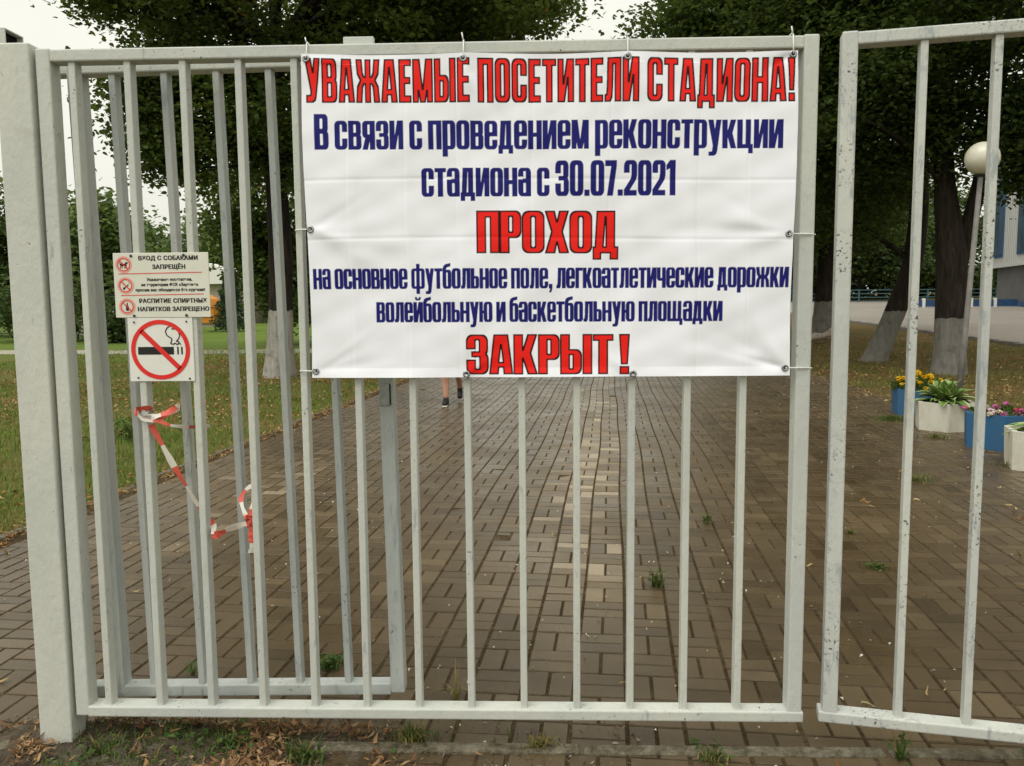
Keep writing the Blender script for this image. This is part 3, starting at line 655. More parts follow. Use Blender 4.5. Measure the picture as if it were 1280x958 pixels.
# ------------------------------------------------------------------ red and white barrier tape
m, n, b = mat('barrier_tape', .4, .4); b.inputs['Roughness'].default_value = .42
tn = attr(n, 'tint')
n.links.new(ramp(n, tn, [(0, (.66, .62, .54)), (.45, (.66, .62, .54)), (.5, (.62, .12, .08)), (1, (.62, .10, .065))]), b.inputs['Base Color'])
def catmull(P_, k=8):
    P_ = [Vector(p) for p in P_]; P_ = [P_[0] * 2 - P_[1]] + P_ + [P_[-1] * 2 - P_[-2]]; o = []
    for i in range(1, len(P_) - 2):
        for j in range(k):
            t = j / k; a, b_, c_, d = P_[i - 1:i + 3]
            o.append(.5 * ((2 * b_) + (c_ - a) * t + (2 * a - 5 * b_ + 4 * c_ - d) * t * t + (3 * b_ - a - 3 * c_ + d) * t ** 3))
    return o + [P_[-2]]
def ribbon(mb, P_, wid, stripe=.085, off=0., crump=.35, n=5, seed=0):
    P_ = catmull(P_); rr_ = random.Random(seed); s = off; v = []; t = []
    for i, p in enumerate(P_):
        d = (P_[min(i + 1, len(P_) - 1)] - P_[max(i - 1, 0)]); d.normalize()
        a = d.cross(Vector((0, 1, 0)));
        if a.length < .05: a = Vector((0, 0, 1))
        a.normalize(); b_ = d.cross(a); tw = .5 * math.sin(i * .13 + seed)
        a2 = a * math.cos(tw) + b_ * math.sin(tw); b2 = d.cross(a2)
        w = .85 * wid * (1 + .25 * math.sin(i * .4 + seed * 2))
        if i: s += (p - P_[i - 1]).length
        for q in range(n):
            e = q / (n - 1) - .5
            v.append(p + a2 * e * w + b2 * crump * w * .4 * math.cos(q * math.pi + i * .05) * (1 if q % 2 else -1) * rr_.uniform(.2, 1.5)); t.append(1. if (s / stripe) % 2 < 1 else 0.)
    f = [(i * n + q, i * n + q + 1, (i + 1) * n + q + 1, (i + 1) * n + q) for i in range(len(P_) - 1) for q in range(n - 1)]
    mb.add(v, f, t)
mb = MB()
ribbon(mb, [(.262, .0, 1.15), (.285, -.002, 1.155), (.300, .010, 1.15), (.298, .030, 1.142), (.275, .042, 1.14), (.256, .030, 1.145), (.258, .006, 1.14), (.285, -.004, 1.128), (.306, .002, 1.122)], .022, .05, .0, .35, 5, 1)
ribbon(mb, [(.262, .0, 1.138), (.278, -.006, 1.125), (.305, -.004, 1.115), (.33, .01, 1.112), (.36, .015, 1.098), (.40, .03, 1.091), (.44, .06, 1.085), (.456, .10, 1.084)], .0135, .055, .05, .3, 5, 2)
ribbon(mb, [(.285, .0, 1.122), (.315, .004, 1.128), (.35, .012, 1.138), (.375, .016, 1.15), (.387, .018, 1.16), (.378, .03, 1.145), (.34, .032, 1.13), (.30, .03, 1.12)], .021, .055, .058, .4, 5, 3)
ribbon(mb, [(.300, .012, 1.100), (.332, .022, 1.026), (.360, .030, .961), (.393, .038, .895), (.420, .046, .838), (.45, .05, .79), (.476, .045, .758), (.484, .02, .735)], .0205, .0775, .0, .12, 5, 4)
ribbon(mb, [(.478, .03, .735), (.490, .012, .732), (.515, .012, .741), (.55, .016, .757), (.582, .02, .767), (.602, .028, .772), (.612, .04, .785)], .0245, .068, .0, .45, 5, 5)
ribbon(mb, [(.607, .02, .775), (.590, .03, .80), (.572, .05, .83), (.566, .07, .85), (.574, .10, .868), (.592, .11, .876), (.608, .08, .868), (.616, .04, .85), (.616, .028, .83), (.612, .02, .785)], .016, .05, .02, .3, 5, 6)
ribbon(mb, [(.600, .024, .79), (.608, .018, .765), (.611, .018, .73), (.612, .02, .695), (.609, .02, .672)], .022, .075, -.01, .45, 5, 7)
ribbon(mb, [(.598, .03, .77), (.606, .012, .785), (.616, .014, .772), (.610, .024, .757), (.60, .03, .765), (.606, .02, .79), (.612, .016, .80)], .022, .2, .0, .5, 5, 8)
tp = link('barrier_tape', mb.mesh('barrier_tape', True), m); tag(tp, 'crumpled red and white barrier tape knotted between the gate bars', 'tape')

# ------------------------------------------------------------------ trees
def leaf_cloud(cent, size, rg, up=.45, tint=None, slim=.72):
    """one kite-shaped folded leaf per centre"""
    n_ = len(cent); nrm = rg.normal(0, 1, (n_, 3)); nrm[:, 2] = np.abs(nrm[:, 2]) + up; nrm /= np.linalg.norm(nrm, axis=1)[:, None]
    a = np.cross(nrm, rg.normal(0, 1, (n_, 3))); a /= np.linalg.norm(a, axis=1)[:, None]; b_ = np.cross(nrm, a)
    s = size * rg.uniform(.65, 1.25, (n_, 1))
    v = np.stack([cent - a * s * .5, cent + b_ * s * .5 * slim - a * s * .05 + nrm * s * .08, cent + a * s * .55 - nrm * s * .1, cent - b_ * s * .5 * slim - a * s * .05 + nrm * s * .08], 1)
    f = np.arange(n_ * 4).reshape(n_, 4)
    t = rg.uniform(0, 1, n_) if tint is None else tint
    return v.reshape(-1, 3), f, np.repeat(t, 4)
def ovate_cloud(cent, size, rg, up=.9, tint=None):
    n_ = len(cent); nrm = rg.normal(0, 1, (n_, 3)); nrm[:, 2] = np.abs(nrm[:, 2]) + up; nrm /= np.linalg.norm(nrm, axis=1)[:, None]
    a = np.cross(nrm, rg.normal(0, 1, (n_, 3))); a /= np.linalg.norm(a, axis=1)[:, None]; b_ = np.cross(nrm, a)
    s = size * rg.uniform(.6, 1.2, (n_, 1)); dr = nrm * s
    v = np.stack([cent - a * s * .5, cent + b_ * s * .34 - a * s * .3 + dr * .06, cent + b_ * s * .36 + a * s * .1 + dr * .05, cent + a * s * .58 - dr * .12, cent - b_ * s * .36 + a * s * .1 + dr * .05, cent - b_ * s * .34 - a * s * .3 + dr * .06], 1)
    o = np.arange(n_)[:, None] * 6; f = np.concatenate([o + [0, 1, 2, 3], o + [0, 3, 4, 5]], 0)
    return v.reshape(-1, 3), f, np.repeat(tint, 6)
def clumps(ells, rg):
    out = []
    for (cx, cy, cz, rx, ry, rz, k) in ells:
        d = rg.normal(0, 1, (k, 3)); d /= np.linalg.norm(d, axis=1)[:, None]
        r = rg.uniform(.2, 1, (k, 1)) ** (1 / 2.2); out.append(np.array([cx, cy, cz]) + d * r * np.array([rx, ry, rz]))
    return np.concatenate(out)
def tree(name, label, base, trunk, ells, lm, bm_, size=.11, per=130, cr=.42, seed=1, group=None, branch=True, cat='tree', up=.8):
    """base: foot of the trunk; trunk: list of stems, each a list of (x,y,z,r) offsets from the foot; ells: crown lobes in world metres"""
    rg = np.random.default_rng(seed); B = np.array(base, float)
    t = thing(name, label, cat, base, 0, group)
    mb = MB()
    for st in trunk:
        pts = catmull([s_[:3] for s_ in st], 5); k = np.linspace(0, len(st) - 1, len(pts)); rad = np.interp(k, range(len(st)), [s_[3] for s_ in st])
        mb.tube(pts, list(rad), 14)
    cl = clumps(ells, rg) - B
    nodes = np.array([s_[:3] for st in trunk for s_ in st[len(st) // 2:]])
    if branch:
        for c_ in cl[::7]:
            q = nodes[np.argmin(np.linalg.norm(nodes - (c_ - [0, 0, .25 * np.linalg.norm(c_[:2])]), axis=1))]
            md = (q + c_) / 2 + [0, 0, .12 * np.linalg.norm(c_ - q)] + rg.normal(0, .12, 3)
            L_ = np.linalg.norm(c_ - q)
            mb.tube(catmull([q, md, c_], 3), [.018 + .016 * L_ * (1 - i / 6) for i in range(7)], 5, cap=False)
    link('trunk', mb.mesh('trunk', True), bm_, t)
    n_ = len(cl) * per; ci = np.repeat(cl, per, 0)
    d = rg.normal(0, 1, (n_, 3)) * np.array([cr, cr, cr * .62]) * np.repeat(rg.uniform(.6, 1.25, len(cl)), per)[:, None]
    ct = np.repeat(rg.uniform(.05, .8, len(cl)), per) + rg.uniform(-.13, .13, n_)
    v, f, tt = ovate_cloud(ci + d, size, rg, up, np.clip(ct, 0, .94))
    yel = rg.uniform(0, 1, n_) < .006; tt = np.where(np.repeat(yel, 6), 1.0, tt)
    link('crown', new_mesh('crown', v, f, tt), lm, t); return t
G1 = 'old trees along the paved path'
tree('linden_tree', 'large linden with a bright whitewashed trunk standing on the left lawn beside the path', (-3.72, 14.1, -.03),
     [[(0, 0, -.2, .42), (0, 0, .10, .335), (.02, 0, .6, .275), (.06, 0, 1.4, .235), (.10, 0, 2.6, .235), (.06, 0, 4.2, .20), (.15, 0, 6.5, .13), (.1, 0, 8.8, .05)]],
     [(-2.7, 14.2, 8.1, 4.7, 4.0, 2.8, 300), (-5.7, 13.6, 5.7, .8, 1.4, .8, 26), (-5.55, 13.6, 4.6, .75, 1.2, .7, 24), (-7.0, 14.2, 7.6, .8, 1.2, .5, 14), (-4.6, 13.8, 5.2, 1.2, 1.5, 1.6, 50), (-2.6, 14.2, 5.3, 2.2, 2.2, 1.6, 60), (.2, 14.4, 7.0, 2.1, 2.2, 1.2, 50), (-5.9, 14.2, 7.6, 1.2, 1.6, .9, 30)],
     M_lind, M_barkwhite, .105, 190, .34, 11, G1)
tree('linden_tree', 'dark linden on the left of the path showing only its crown above the banner', (-2.6, 21.5, -.03),
     [[(0, 0, -.2, .36), (0, 0, .1, .29), (0, 0, 1.4, .23), (.1, 0, 3.5, .2), (.2, 0, 8.5, .08)]],
     [(-2.4, 21.5, 8.9, 3.4, 3.4, 3.0, 170), (.5, 21.2, 9.9, 2.0, 2, 1.2, 60)], M_lind, M_barkwhite, .13, 120, .42, 12, G1)
tree('linden_tree', 'thick forked tree with a dull limewashed foot behind the round street lamp', (9.5, 13.75, 0),
     [[(0, 0, -.2, .40), (0, 0, .1, .325), (0, 0, .5, .295), (-.02, 0, 1.3, .275), (-.05, 0, 2.35, .275), (-.2, .05, 3.6, .19), (-.3, .1, 5.2, .165), (-.5, .1, 8.5, .06)],
      [(.05, 0, 2.0, .18), (.24, 0, 2.75, .15), (.40, -.1, 3.8, .125), (.7, -.2, 6, .09), (1.0, -.2, 8.3, .04)]],
     [(9.6, 13.6, 7.6, 4.4, 3.4, 3.0, 320), (10.75, 13.0, 4.6, 1.1, 1.1, .9, 30), (10.6, 13.2, 3.75, .55, .8, .5, 8), (10.25, 12.9, 4.1, .5, .7, .45, 9), (7.2, 13.4, 5.8, 1.9, 1.9, 1.5, 50), (9.0, 14.4, 4.6, 1.6, 1.2, 1.0, 26)],
     M_lindR, M_barkgrey, .105, 210, .36, 13, G1)
tree('linden_tree', 'leaning dark tree with a limewashed foot, tilting to the right behind the open gate leaf', (9.3, 16.7, .1),
     [[(-.1, 0, -.2, .33), (0, 0, .08, .27), (.2, 0, .6, .235), (.44, 0, 1.25, .225), (.72, 0, 2.2, .215), (.86, .1, 3.6, .2), (.8, .2, 6, .14), (.6, .2, 9, .05)]],
     [(7.9, 16.9, 7.4, 4.1, 3.2, 3.1, 260), (8.2, 16.4, 4.3, 1.7, 1.7, 1.4, 50), (5.4, 16.6, 6.9, 1.5, 1.8, 1.3, 36)], M_lindR, M_barkgrey, .115, 190, .40, 14, G1)
tree('linden_tree', 'upright dark tree with a limewashed foot seen in the slit between the two gate leaves', (10.45, 23.9, .29),
     [[(0, 0, -.2, .38), (0, 0, .1, .33), (.03, 0, 1.2, .28), (.1, 0, 3.5, .24), (.15, 0, 9, .06)]],
     [(9.8, 24.3, 6.9, 4.3, 3.6, 3.9, 190), (8.3, 24.2, 4.2, 2.2, 1.8, 1.9, 50), (11.6, 24.6, 4.3, 1.9, 1.8, 1.6, 40)], M_lindR, M_barkgrey, .15, 110, .48, 15, G1)
# trees beyond the left lawn
G2 = 'trees beyond the left lawn'
tree('bushy_tree', 'dense dark tree behind the whitewashed linden with leaves down to the grass', (-7.6, 27.0, -.03), [[(0, 0, -.1, .3), (0, 0, 2, .22), (0, 0, 6, .1)]],
     [(-7.6, 27, 5.2, 2.5, 2.2, 3.6, 120), (-6.6, 26.8, 2.2, 1.9, 1.6, 1.5, 60), (-8.2, 26.6, 3.4, 1.4, 1.4, 1.6, 40)], M_lind, M_bark, .17, 110, .45, 21, G2)
def far_tree(label, x, y, h, r, lm, seed, group, z0=-.03, low=.12, size=.3, per=60, k=60, name='bushy_tree'):
    return tree(name, label, (x, y, z0), [[(0, 0, -.1, .22 + .01 * h), (.05, 0, h * .4, .16), (0, 0, h * .85, .05)]],
                [(x, y, z0 + h * (.5 + low / 2), r, r * .9, h * (.5 - low / 2), k), (x + r * .4, y - .3, z0 + h * .4, r * .7, r * .7, h * .25, k // 3), (x - r * .45, y + .2, z0 + h * .55, r * .6, r * .6, h * .25, k // 3)],
                lm, M_bark, size, per, .16 * r + .18, seed, group, branch=False)
far_tree('dark rounded tree at the left edge of the photo beside the gate post', -24.9, 36, 7.4, 2.6, M_fardark, 31, G2, k=90)
far_tree('green tree seen between the gate post and the first gate bar', -20.9, 39, 7.0, 2.4, M_far, 32, G2, k=80)
far_tree('broad pale green tree far behind the prohibition board', -26, 64, 8.0, 5.2, M_far, 34, G2, k=110, size=.4)
far_tree('pale tree far off to the left of the kiosk', -32, 62, 8.6, 4.6, M_far, 35, G2, k=100, size=.4)
far_tree('mid-green far tree on the right of the kiosk', -17.5, 63, 7.4, 4.0, M_fardark, 36, G2, k=90, size=.36)
far_tree('far dark tree behind the whitewashed linden trunk', -9.5, 55, 9, 4.4, M_fardark, 37, G2, k=110, size=.36)
far_tree('small low bush with dark leaves in front of the far fence', -15.0, 29.5, 1.5, 1.0, M_fardark, 39, G2, k=34, size=.14, low=.0)
far_tree('low dark hedge bush at the left edge of the lawn', -18.6, 31, 3.0, 2.0, M_fardark, 40, G2, k=50, size=.18, low=.0)
G3 = 'far trees beyond the road'
for i, (x, y, h, r, lb) in enumerate([(15, 74, 7.5, 5, 'far dark tree behind the banner at the right end of the path'), (20, 66, 9, 4.6, 'far dark tree seen left of the leaning trunk'), (25.5, 61, 8.4, 3.8, 'far tree behind the low blue barrier'),
                                  (30, 68, 9.5, 4.4, 'far tree just left of the white and blue building'), (36, 74, 11, 5, 'far tree behind the corner of the white and blue building')]):
    far_tree(lb, x, y, h, r, M_fardark, 50 + i, G3, float(gz(x, y)) - .03, k=110, size=.36)
def far_wood(name, label, x0, x1, y, h, k, m_, seed):
    rg = np.random.default_rng(seed); cx = rg.uniform(x0, x1, k); cz = rg.uniform(0, 1, k) * h * (.7 + .3 * np.sin(cx * .5 + seed)); cy = y + rg.uniform(-2, 2, k)
    c_ = np.repeat(np.stack([cx, cy, cz + gz(cx, cy)], -1), 60, 0); c_ = c_ + rg.normal(0, 1, c_.shape) * [.9, .6, .5]
    v, f, tt = leaf_cloud(c_, .45, rg, .4, np.clip(np.repeat(rg.uniform(.1, .8, k), 60) + rg.uniform(-.2, .2, k * 60), 0, 1))
    tag(link(name, new_mesh(name, v, f, tt), m_), label, 'wood', kind='stuff')
far_wood('far_wood', 'mass of dark bushes closing the view beyond the road', 0, 58, 70, 4.6, 420, M_fardark, 61)
far_wood('far_wood', 'mass of pale bushes closing the view beyond the left lawn', -75, 2, 74, 4.6, 460, M_far, 62)
# small conifer in front of the kiosk
rg = np.random.default_rng(77); cn = thing('conifer', 'small blue-green conifer in front of the orange kiosk', 'tree', (-14.7, 41, -.03))
mb = MB(); mb.tube([(0, 0, -.1), (0, 0, 3.9)], [.12, .02], 8); link('trunk', mb.mesh('trunk'), M_bark, cn)
hh = rg.uniform(.25, 4.1, 4200); rr_ = (4.2 - hh) * .27 * rg.uniform(.3, 1.05, 4200) * (1 + .2 * np.sin(hh * 9)); aa = rg.uniform(0, 6.28, 4200)
v, f, tt = leaf_cloud(np.stack([rr_ * np.cos(aa), rr_ * np.sin(aa), hh - .25 * rr_], -1), .22, rg, .2, slim=.3)
link('crown', new_mesh('crown', v, f, tt), M_conifer, cn)

# ------------------------------------------------------------------ buildings and furniture far away
M_orange = plain('kiosk_orange', (.62, .24, .025), .6, .3, 0, .1, 2); M_wroof = plain('white_roof', (.78, .77, .72), .6); M_beige = plain('beige_wall', (.40, .36, .28), .8, .2, 0, .1, 2)
M_dark = plain('dark_metal', (.03, .032, .035), .5, .4); M_bluep = plain('blue_panel', (.03, .08, .18), .5, .4, 0, .2, 3); M_glassb = plain('blue_window', (.05, .08, .11), .3, .4, 0, .3, .6)
m, n, b = mat('ribbed_panel', .55, .3); M_rib = m; P = wpos(n)
wv = N(n, 'ShaderNodeTexWave'); wv.inputs['Scale'].default_value = .9; wv.bands_direction = 'Y'; n.links.new(P, wv.inputs[0])
n.links.new(mixc(n, .5, (.44, .44, .42), ramp(n, noise(n, .6, 4, .6, mapv(n, P, (1, 1, .2))), [(.3, (.38, .38, .36)), (.7, (.52, .52, .49))])), b.inputs['Base Color'])
bump(n, b, wv.outputs[1], .8, .08)
M_ribg = plain('grey_wall', (.13, .13, .125), .8, .2, 0, .2, .5); M_teal = plain('teal_fence', (.06, .13, .14), .6)
bl = thing('sports_building', 'white panel building with tall blue windows and a recessed grey ground floor', 'building', (30.3, 52.0, .95), math.atan2(-1, -.25) + math.pi)
# local +x runs away along the facade's far end direction; local y = depth into the building
def face(name, lo, hi, m_, par, bev=0): return link(name, box(name, lo, hi, bev), m_, par)
bl.rotation_euler = (0, 0, math.atan2(-8.6, -2.15))          # local x points towards the camera along the facade, local y away from the street
face('upper_wall', (0, 0, 2.42), (34, 12, 10.5), M_rib, bl); face('ground_floor', (.25, .45, -1.4), (34, 11.8, 2.42), M_ribg, bl); face('soffit_band', (-.05, -.06, 2.28), (34, .2, 2.50), plain('band', (.45, .45, .43), .6), bl)
for k in range(7):
    fr_ = face('window', (1.2 + 4.7 * k, -.07, 2.9), (3.1 + 4.7 * k, .1, 9.6), M_bluep, bl)
    for q in range(2): link('pane', box('pane', (1.35 + 4.7 * k + .85 * q, -.10, 3.05), (2.08 + 4.7 * k + .85 * q, -.05, 9.45)), M_glassb, fr_)
face('plinth', (.2, .40, -1.4), (34, .47, .25), M_bluep, bl)
bb = thing('barrier', 'low barrier of blue panels between pale posts at the far side of the road', 'barrier', (22.4, 46.4, .86))
for k in range(5):
    face('panel', (1.35 * k + .12, -.03, .06), (1.35 * k + 1.25, .03, .46), M_bluep, bb); face('post', (1.35 * k - .08, -.06, -.1), (1.35 * k + .08, .06, .55), M_wroof, bb)
tf = thing('fence', 'teal mesh fence far beyond the road', 'fence', (17, 57.5, 1.1))
for k in range(9): face('post', (2.4 * k, -.04, -.3), (2.4 * k + .08, .04, .95), M_teal, tf)
for z in (.1, .36, .62, .88): face('rail', (0, -.02, z), (19.2, .02, z + .06), M_teal, tf)
kz = thing('kiosk', 'bright orange kiosk with a curved roof behind the prohibition board', 'kiosk', (-20.4, 50, -.03))
bm = bmesh.new(); prof = [(-1.6, .25), (1.55, .25), (1.55, 1.25), (1.25, 1.75), (.7, 2.05), (.1, 2.15), (-1.6, 2.15)]
va = [bm.verts.new((x, -.9, z)) for x, z in prof]; vb = [bm.verts.new((x, .9, z)) for x, z in prof]
bm.faces.new(va); bm.faces.new(vb[::-1])
for i in range(len(prof)): bm.faces.new((va[i], vb[i], vb[(i + 1) % len(prof)], va[(i + 1) % len(prof)]))
link('body', bmesh_to('body', bm), M_orange, kz)
for z in (.62, 1.2): face('trim', (-1.62, -.93, z), (1.57, -.905, z + .05), M_dark, kz)
face('base', (-1.5, -.8, 0), (1.45, .8, .26), M_beige, kz)
pv = thing('pavilion', 'low beige pavilion with a white pitched roof beyond the kiosk', 'building', (-22.6, 57, -.03))
face('wall', (-3.4, 0, 0), (3.2, 4, 3.1), M_beige, pv)
bm = bmesh.new(); prof = [(-3.8, 3.0), (-.4, 4.35), (.5, 4.35), (3.7, 3.1), (3.7, 2.9), (-3.8, 2.8)]
va = [bm.verts.new((x, -.5, z)) for x, z in prof]; vb = [bm.verts.new((x, 4.4, z)) for x, z in prof]
bm.faces.new(va); bm.faces.new(vb[::-1])
for i in range(len(prof)): bm.faces.new((va[i], vb[i], vb[(i + 1) % len(prof)], va[(i + 1) % len(prof)]))
link('roof', bmesh_to('roof', bm), M_wroof, pv)
face('window', (1.2, -.05, 1.2), (2.4, .05, 2.4), M_dark, pv)
ff = thing('fence', 'thin dark railing fence along the back of the left lawn', 'fence', (-46, 33, -.03))
fp = face('post', (-.03, -.03, 0), (.03, .03, 1.95), M_dark, ff)
for k in range(1, 14): copy_part(fp, ff, (2.5 * k, 0, 0))
for z in (.25, 1.88): face('rail', (0, -.02, z), (32.5, .02, z + .045), M_dark, ff)
mb = MB()
for k in range(260): x = .125 * k; mb.add([(x - .008, 0, .25), (x + .008, 0, .25), (x + .008, 0, 1.88), (x - .008, 0, 1.88)], [(0, 1, 2, 3)])
link('pickets', mb.mesh('pickets'), M_dark, ff)
lw = thing('shed', 'low shed with a beige wall and white roof edge behind the left fence', 'building', (-18.6, 36.5, -.03))
face('wall', (-2.6, 0, 0), (2.3, 2, 1.1), M_beige, lw); face('roof', (-2.8, -.2, 1.1), (2.5, 2.2, 1.34), M_wroof, lw)
sk = thing('stake', 'thin dark stake with a small knob at the road edge', 'stake', (14.0, 31.6, .48))
mb = MB(); mb.tube([(0, 0, -.2), (0, 0, .85)], .03, 8); link('rod', mb.mesh('rod'), M_dark, sk)
mb = MB(); mb.tube([(0, 0, .80), (0, 0, .84), (0, 0, .98), (0, 0, 1.02)], [.03, .085, .085, .04], 10); link('knob', mb.mesh('knob'), M_dark, sk)
mb = MB(); rgp = [(-.45, 0, -.02), (-.1, -.12, .08), (.25, -.1, .16), (.48, .05, .30), (.62, .2, .34), (.8, .3, .2)]
mb.tube(catmull(rgp, 5), list(np.interp(np.linspace(0, 1, 26), [0, .5, .8, 1], [.07, .10, .09, .04])), 10)
mb.tube(catmull([(-.4, .25, .0), (0, .2, .14), (.4, .2, .05)], 5), .07, 8)
lg_ = link('fallen_branch', mb.mesh('fallen_branch', True), plain('bare_wood', (.36, .30, .24), .8, .2, 0, .35, 9), None, (9.75, 22.2, .25)); tag(lg_, 'pale curved fallen branch lying on the dry grass by the slit between the gates', 'branch')

# street lamp
lp = thing('street_lamp', 'round white globe street lamp on a thin leaning grey pole', 'street lamp', (8.2, 10.7, -.02)); lp.rotation_euler = (0, R_(3.0), 0)
mb = MB(); mb.tube([(0, 0, -.2), (0, 0, .9), (0, 0, .92), (0, 0, 3.40)], [.05, .05, .042, .038], 16); link('pole', mb.mesh('pole', True), plain('lamp_pole', (.17, .16, .145), .6, .3, .0, .2, 8), lp)
bm = bmesh.new(); bmesh.ops.create_uvsphere(bm, u_segments=40, v_segments=24, radius=.25, matrix=Matrix.Translation((0, 0, 3.63))); gm = bmesh_to('globe', bm, True)
m, n, b = mat('opal_globe', .25, .5); n.links.new(ramp(n, noise(n, 6, 4, .6, wpos(n)), [(.3, (.56, .54, .42)), (.7, (.66, .64, .52))]), b.inputs['Base Color']); link('globe', gm, m, lp)
mb = MB(); mb.tube([(0, 0, 3.35), (0, 0, 3.37), (0, 0, 3.43)], [.05, .075, .085], 16); link('collar', mb.mesh('collar'), M_dark, lp)

# ------------------------------------------------------------------ planters
def box_mat(name, base, dark):
    m, n, b = mat(name, .7, .25); P = wpos(n)
    c = mixc(n, ramp(n, noise(n, 6, 6, .7, mapv(n, P, (1, 1, .4))), [(.42, 0.), (.75, .8)]), base, dark)
    c = mixc(n, ramp(n, noise(n, 25, 4, .7, P), [(.62, 0.), (.7, .6)]), c, dark); n.links.new(c, b.inputs['Base Color']); bump(n, b, noise(n, 20, 5, .7, mapv(n, P, (1, 1, .3))), .5, .01); return m
M_pblue = box_mat('planter_blue', (.03, .115, .235), (.06, .10, .15)); M_pwhite = box_mat('planter_white', (.60, .58, .48), (.40, .37, .29))
def planter(label, loc, rot, r, h, m_, n_=6, sq=1.0):
    t = thing('planter', label, 'planter', loc, rot, 'concrete planters along the right edge of the path')
    bm = bmesh.new(); rings = []
    for (rr_, z) in ((r * .96, -.03), (r, h), (r - .05, h), (r - .055, h - .06)):
        rings.append([bm.verts.new((rr_ * math.cos(2 * math.pi * k / n_), sq * rr_ * math.sin(2 * math.pi * k / n_), z)) for k in range(n_)])
    for a, b_ in zip(rings[:-1], rings[1:]):
        for k in range(n_): bm.faces.new((a[k], a[(k + 1) % n_], b_[(k + 1) % n_], b_[k]))
    bm.faces.new(rings[0][::-1])
    bmesh.ops.bevel(bm, geom=[e for e in bm.edges if len(e.link_faces) == 2 and e.calc_face_angle() > .3], offset=.008, segments=2, affect='EDGES')
    link('box', bmesh_to('box', bm), m_, t)
    mb = MB(); k = [((r - .052) * math.cos(2 * math.pi * q / n_), sq * (r - .052) * math.sin(2 * math.pi * q / n_), h - .04) for q in range(n_)]; mb.add(k, [tuple(range(n_))]); link('soil', mb.mesh('soil'), M_soil, t)
    return t
planter('blue hexagonal planter holding yellow marigolds', (6.42, 8.15, 0), .35, .34, .33, M_pblue)
planter('whitewashed planter holding a striped hosta, between the two blue planters', (6.15, 6.9, 0), .22, .33, .315, M_pwhite, 6)
planter('blue hexagonal planter holding pink and white petunias', (6.15, 5.75, 0), .12, .36, .345, M_pblue)
planter('whitewashed planter at the right edge of the photo, nearest of the row', (5.97, 4.66, 0), .2, .36, .335, M_pwhite)
m, n, b = mat('hosta_leaf', .45, .4); M_hosta = m
n.links.new(ramp(n, attr(n, 'tint'), [(0, (.10, .20, .035)), (.55, (.13, .25, .04)), (.72, (.42, .46, .20)), (1, (.55, .56, .30))]), b.inputs['Base Color'])
def hosta(label, loc, nl, L, seed):
    rg = random.Random(seed); mb = MB()
    for k in range(nl):
        a = rg.uniform(0, 6.28); el = rg.uniform(.45, 1.4) ; ln = L * rg.uniform(.65, 1.1); w = ln * .18
        d = Vector((math.cos(a), math.sin(a), 0)); sd = Vector((-d.y, d.x, 0)); v = []; t = []
        for i in range(9):
            s = i / 8; p = d * (ln * s * math.cos(el) * (1 + .3 * s)) + Vector((0, 0, ln * (math.sin(el) * s - .62 * s * s * math.cos(el))))
            ww = w * math.sin(math.pi * min(1, s * .92 + .1)) ** .8 * (1 if s > .12 else .35)
            for q, (e, tt) in enumerate(((-1, 1), (-.55, .3), (0, .1), (.55, .3), (1, 1))): v.append(p + sd * ww * e + Vector((0, 0, .25 * ww * abs(e)))); t.append(tt)
        mb.add(v, [(i * 5 + q, i * 5 + q + 1, i * 5 + q + 6, i * 5 + q + 5) for i in range(8) for q in range(4)], t)
    tag(link('hosta', mb.mesh('hosta', True), M_hosta, None, loc), label, 'plant', 'hostas in the white planters')
hosta('bushy hosta with cream-edged leaves in the white planter between two blue ones', (6.15, 6.9, .27), 130, .37, 3)
hosta('hosta with light green leaves in the planter cut by the right edge of the photo', (6.02, 4.66, .29), 60, .36, 4)
M_herb = leaf_mat('herb_leaf', [(0, (.025, .05, .012)), (.6, (.06, .11, .02)), (1, (.11, .16, .035))], .2)
def petal_mat(name, stops): return leaf_mat(name, stops, .25, .6)
M_yel = petal_mat('marigold_petal', [(0, (.80, .46, .01)), (1, (.88, .64, .02))]); M_pink = petal_mat('petunia_petal', [(0, (.55, .10, .30)), (.35, (.65, .22, .45)), (.55, (.62, .05, .12)), (.75, (.72, .70, .50)), (1, (.70, .45, .60))])
def flowers(name, label, loc, r, h, nf, fm, fr_, seed, dome=.12):
    rg = np.random.default_rng(seed); t = thing(name, label, 'flowers', loc)
    n_ = 1500; a = rg.uniform(0, 6.28, n_); q = np.sqrt(rg.uniform(0, 1, n_)) * r; z = rg.uniform(0, 1, n_) * (h + dome * (1 - (q / r) ** 2))
    v, f, tt = leaf_cloud(np.stack([q * np.cos(a), q * np.sin(a), z], -1), .045, rg, .3, slim=.45); link('foliage', new_mesh('foliage', v, f, tt), M_herb, t)
    for k in range(nf):
        a = rg.uniform(0, 6.28); q = math.sqrt(rg.uniform(0, 1)) * r * 1.05; zc = h + dome * (1 - (q / r) ** 2) + rg.uniform(-.05, .035); m_ = 46
        d = rg.normal(0, 1, (m_, 3)); d /= np.linalg.norm(d, axis=1)[:, None]; d[:, 2] *= .7
        v, f, tt = leaf_cloud(d * fr_ * rg.uniform(.6, 1, (m_, 1)), fr_ * .8, rg, .8, np.clip(rg.uniform(0, 1) + rg.uniform(-.08, .08, m_), 0, 1), .9)
        link('blossom', new_mesh('blossom', v, f, tt), fm, t, (q * math.cos(a), q * math.sin(a), zc))
flowers('marigolds', 'yellow marigolds in the far blue planter', (6.42, 8.15, .31), .33, .08, 34, M_yel, .031, 5)
flowers('petunias', 'pink, red and white petunias in the nearer blue planter', (6.15, 5.75, .31), .31, .04, 26, M_pink, .033, 6, .06)

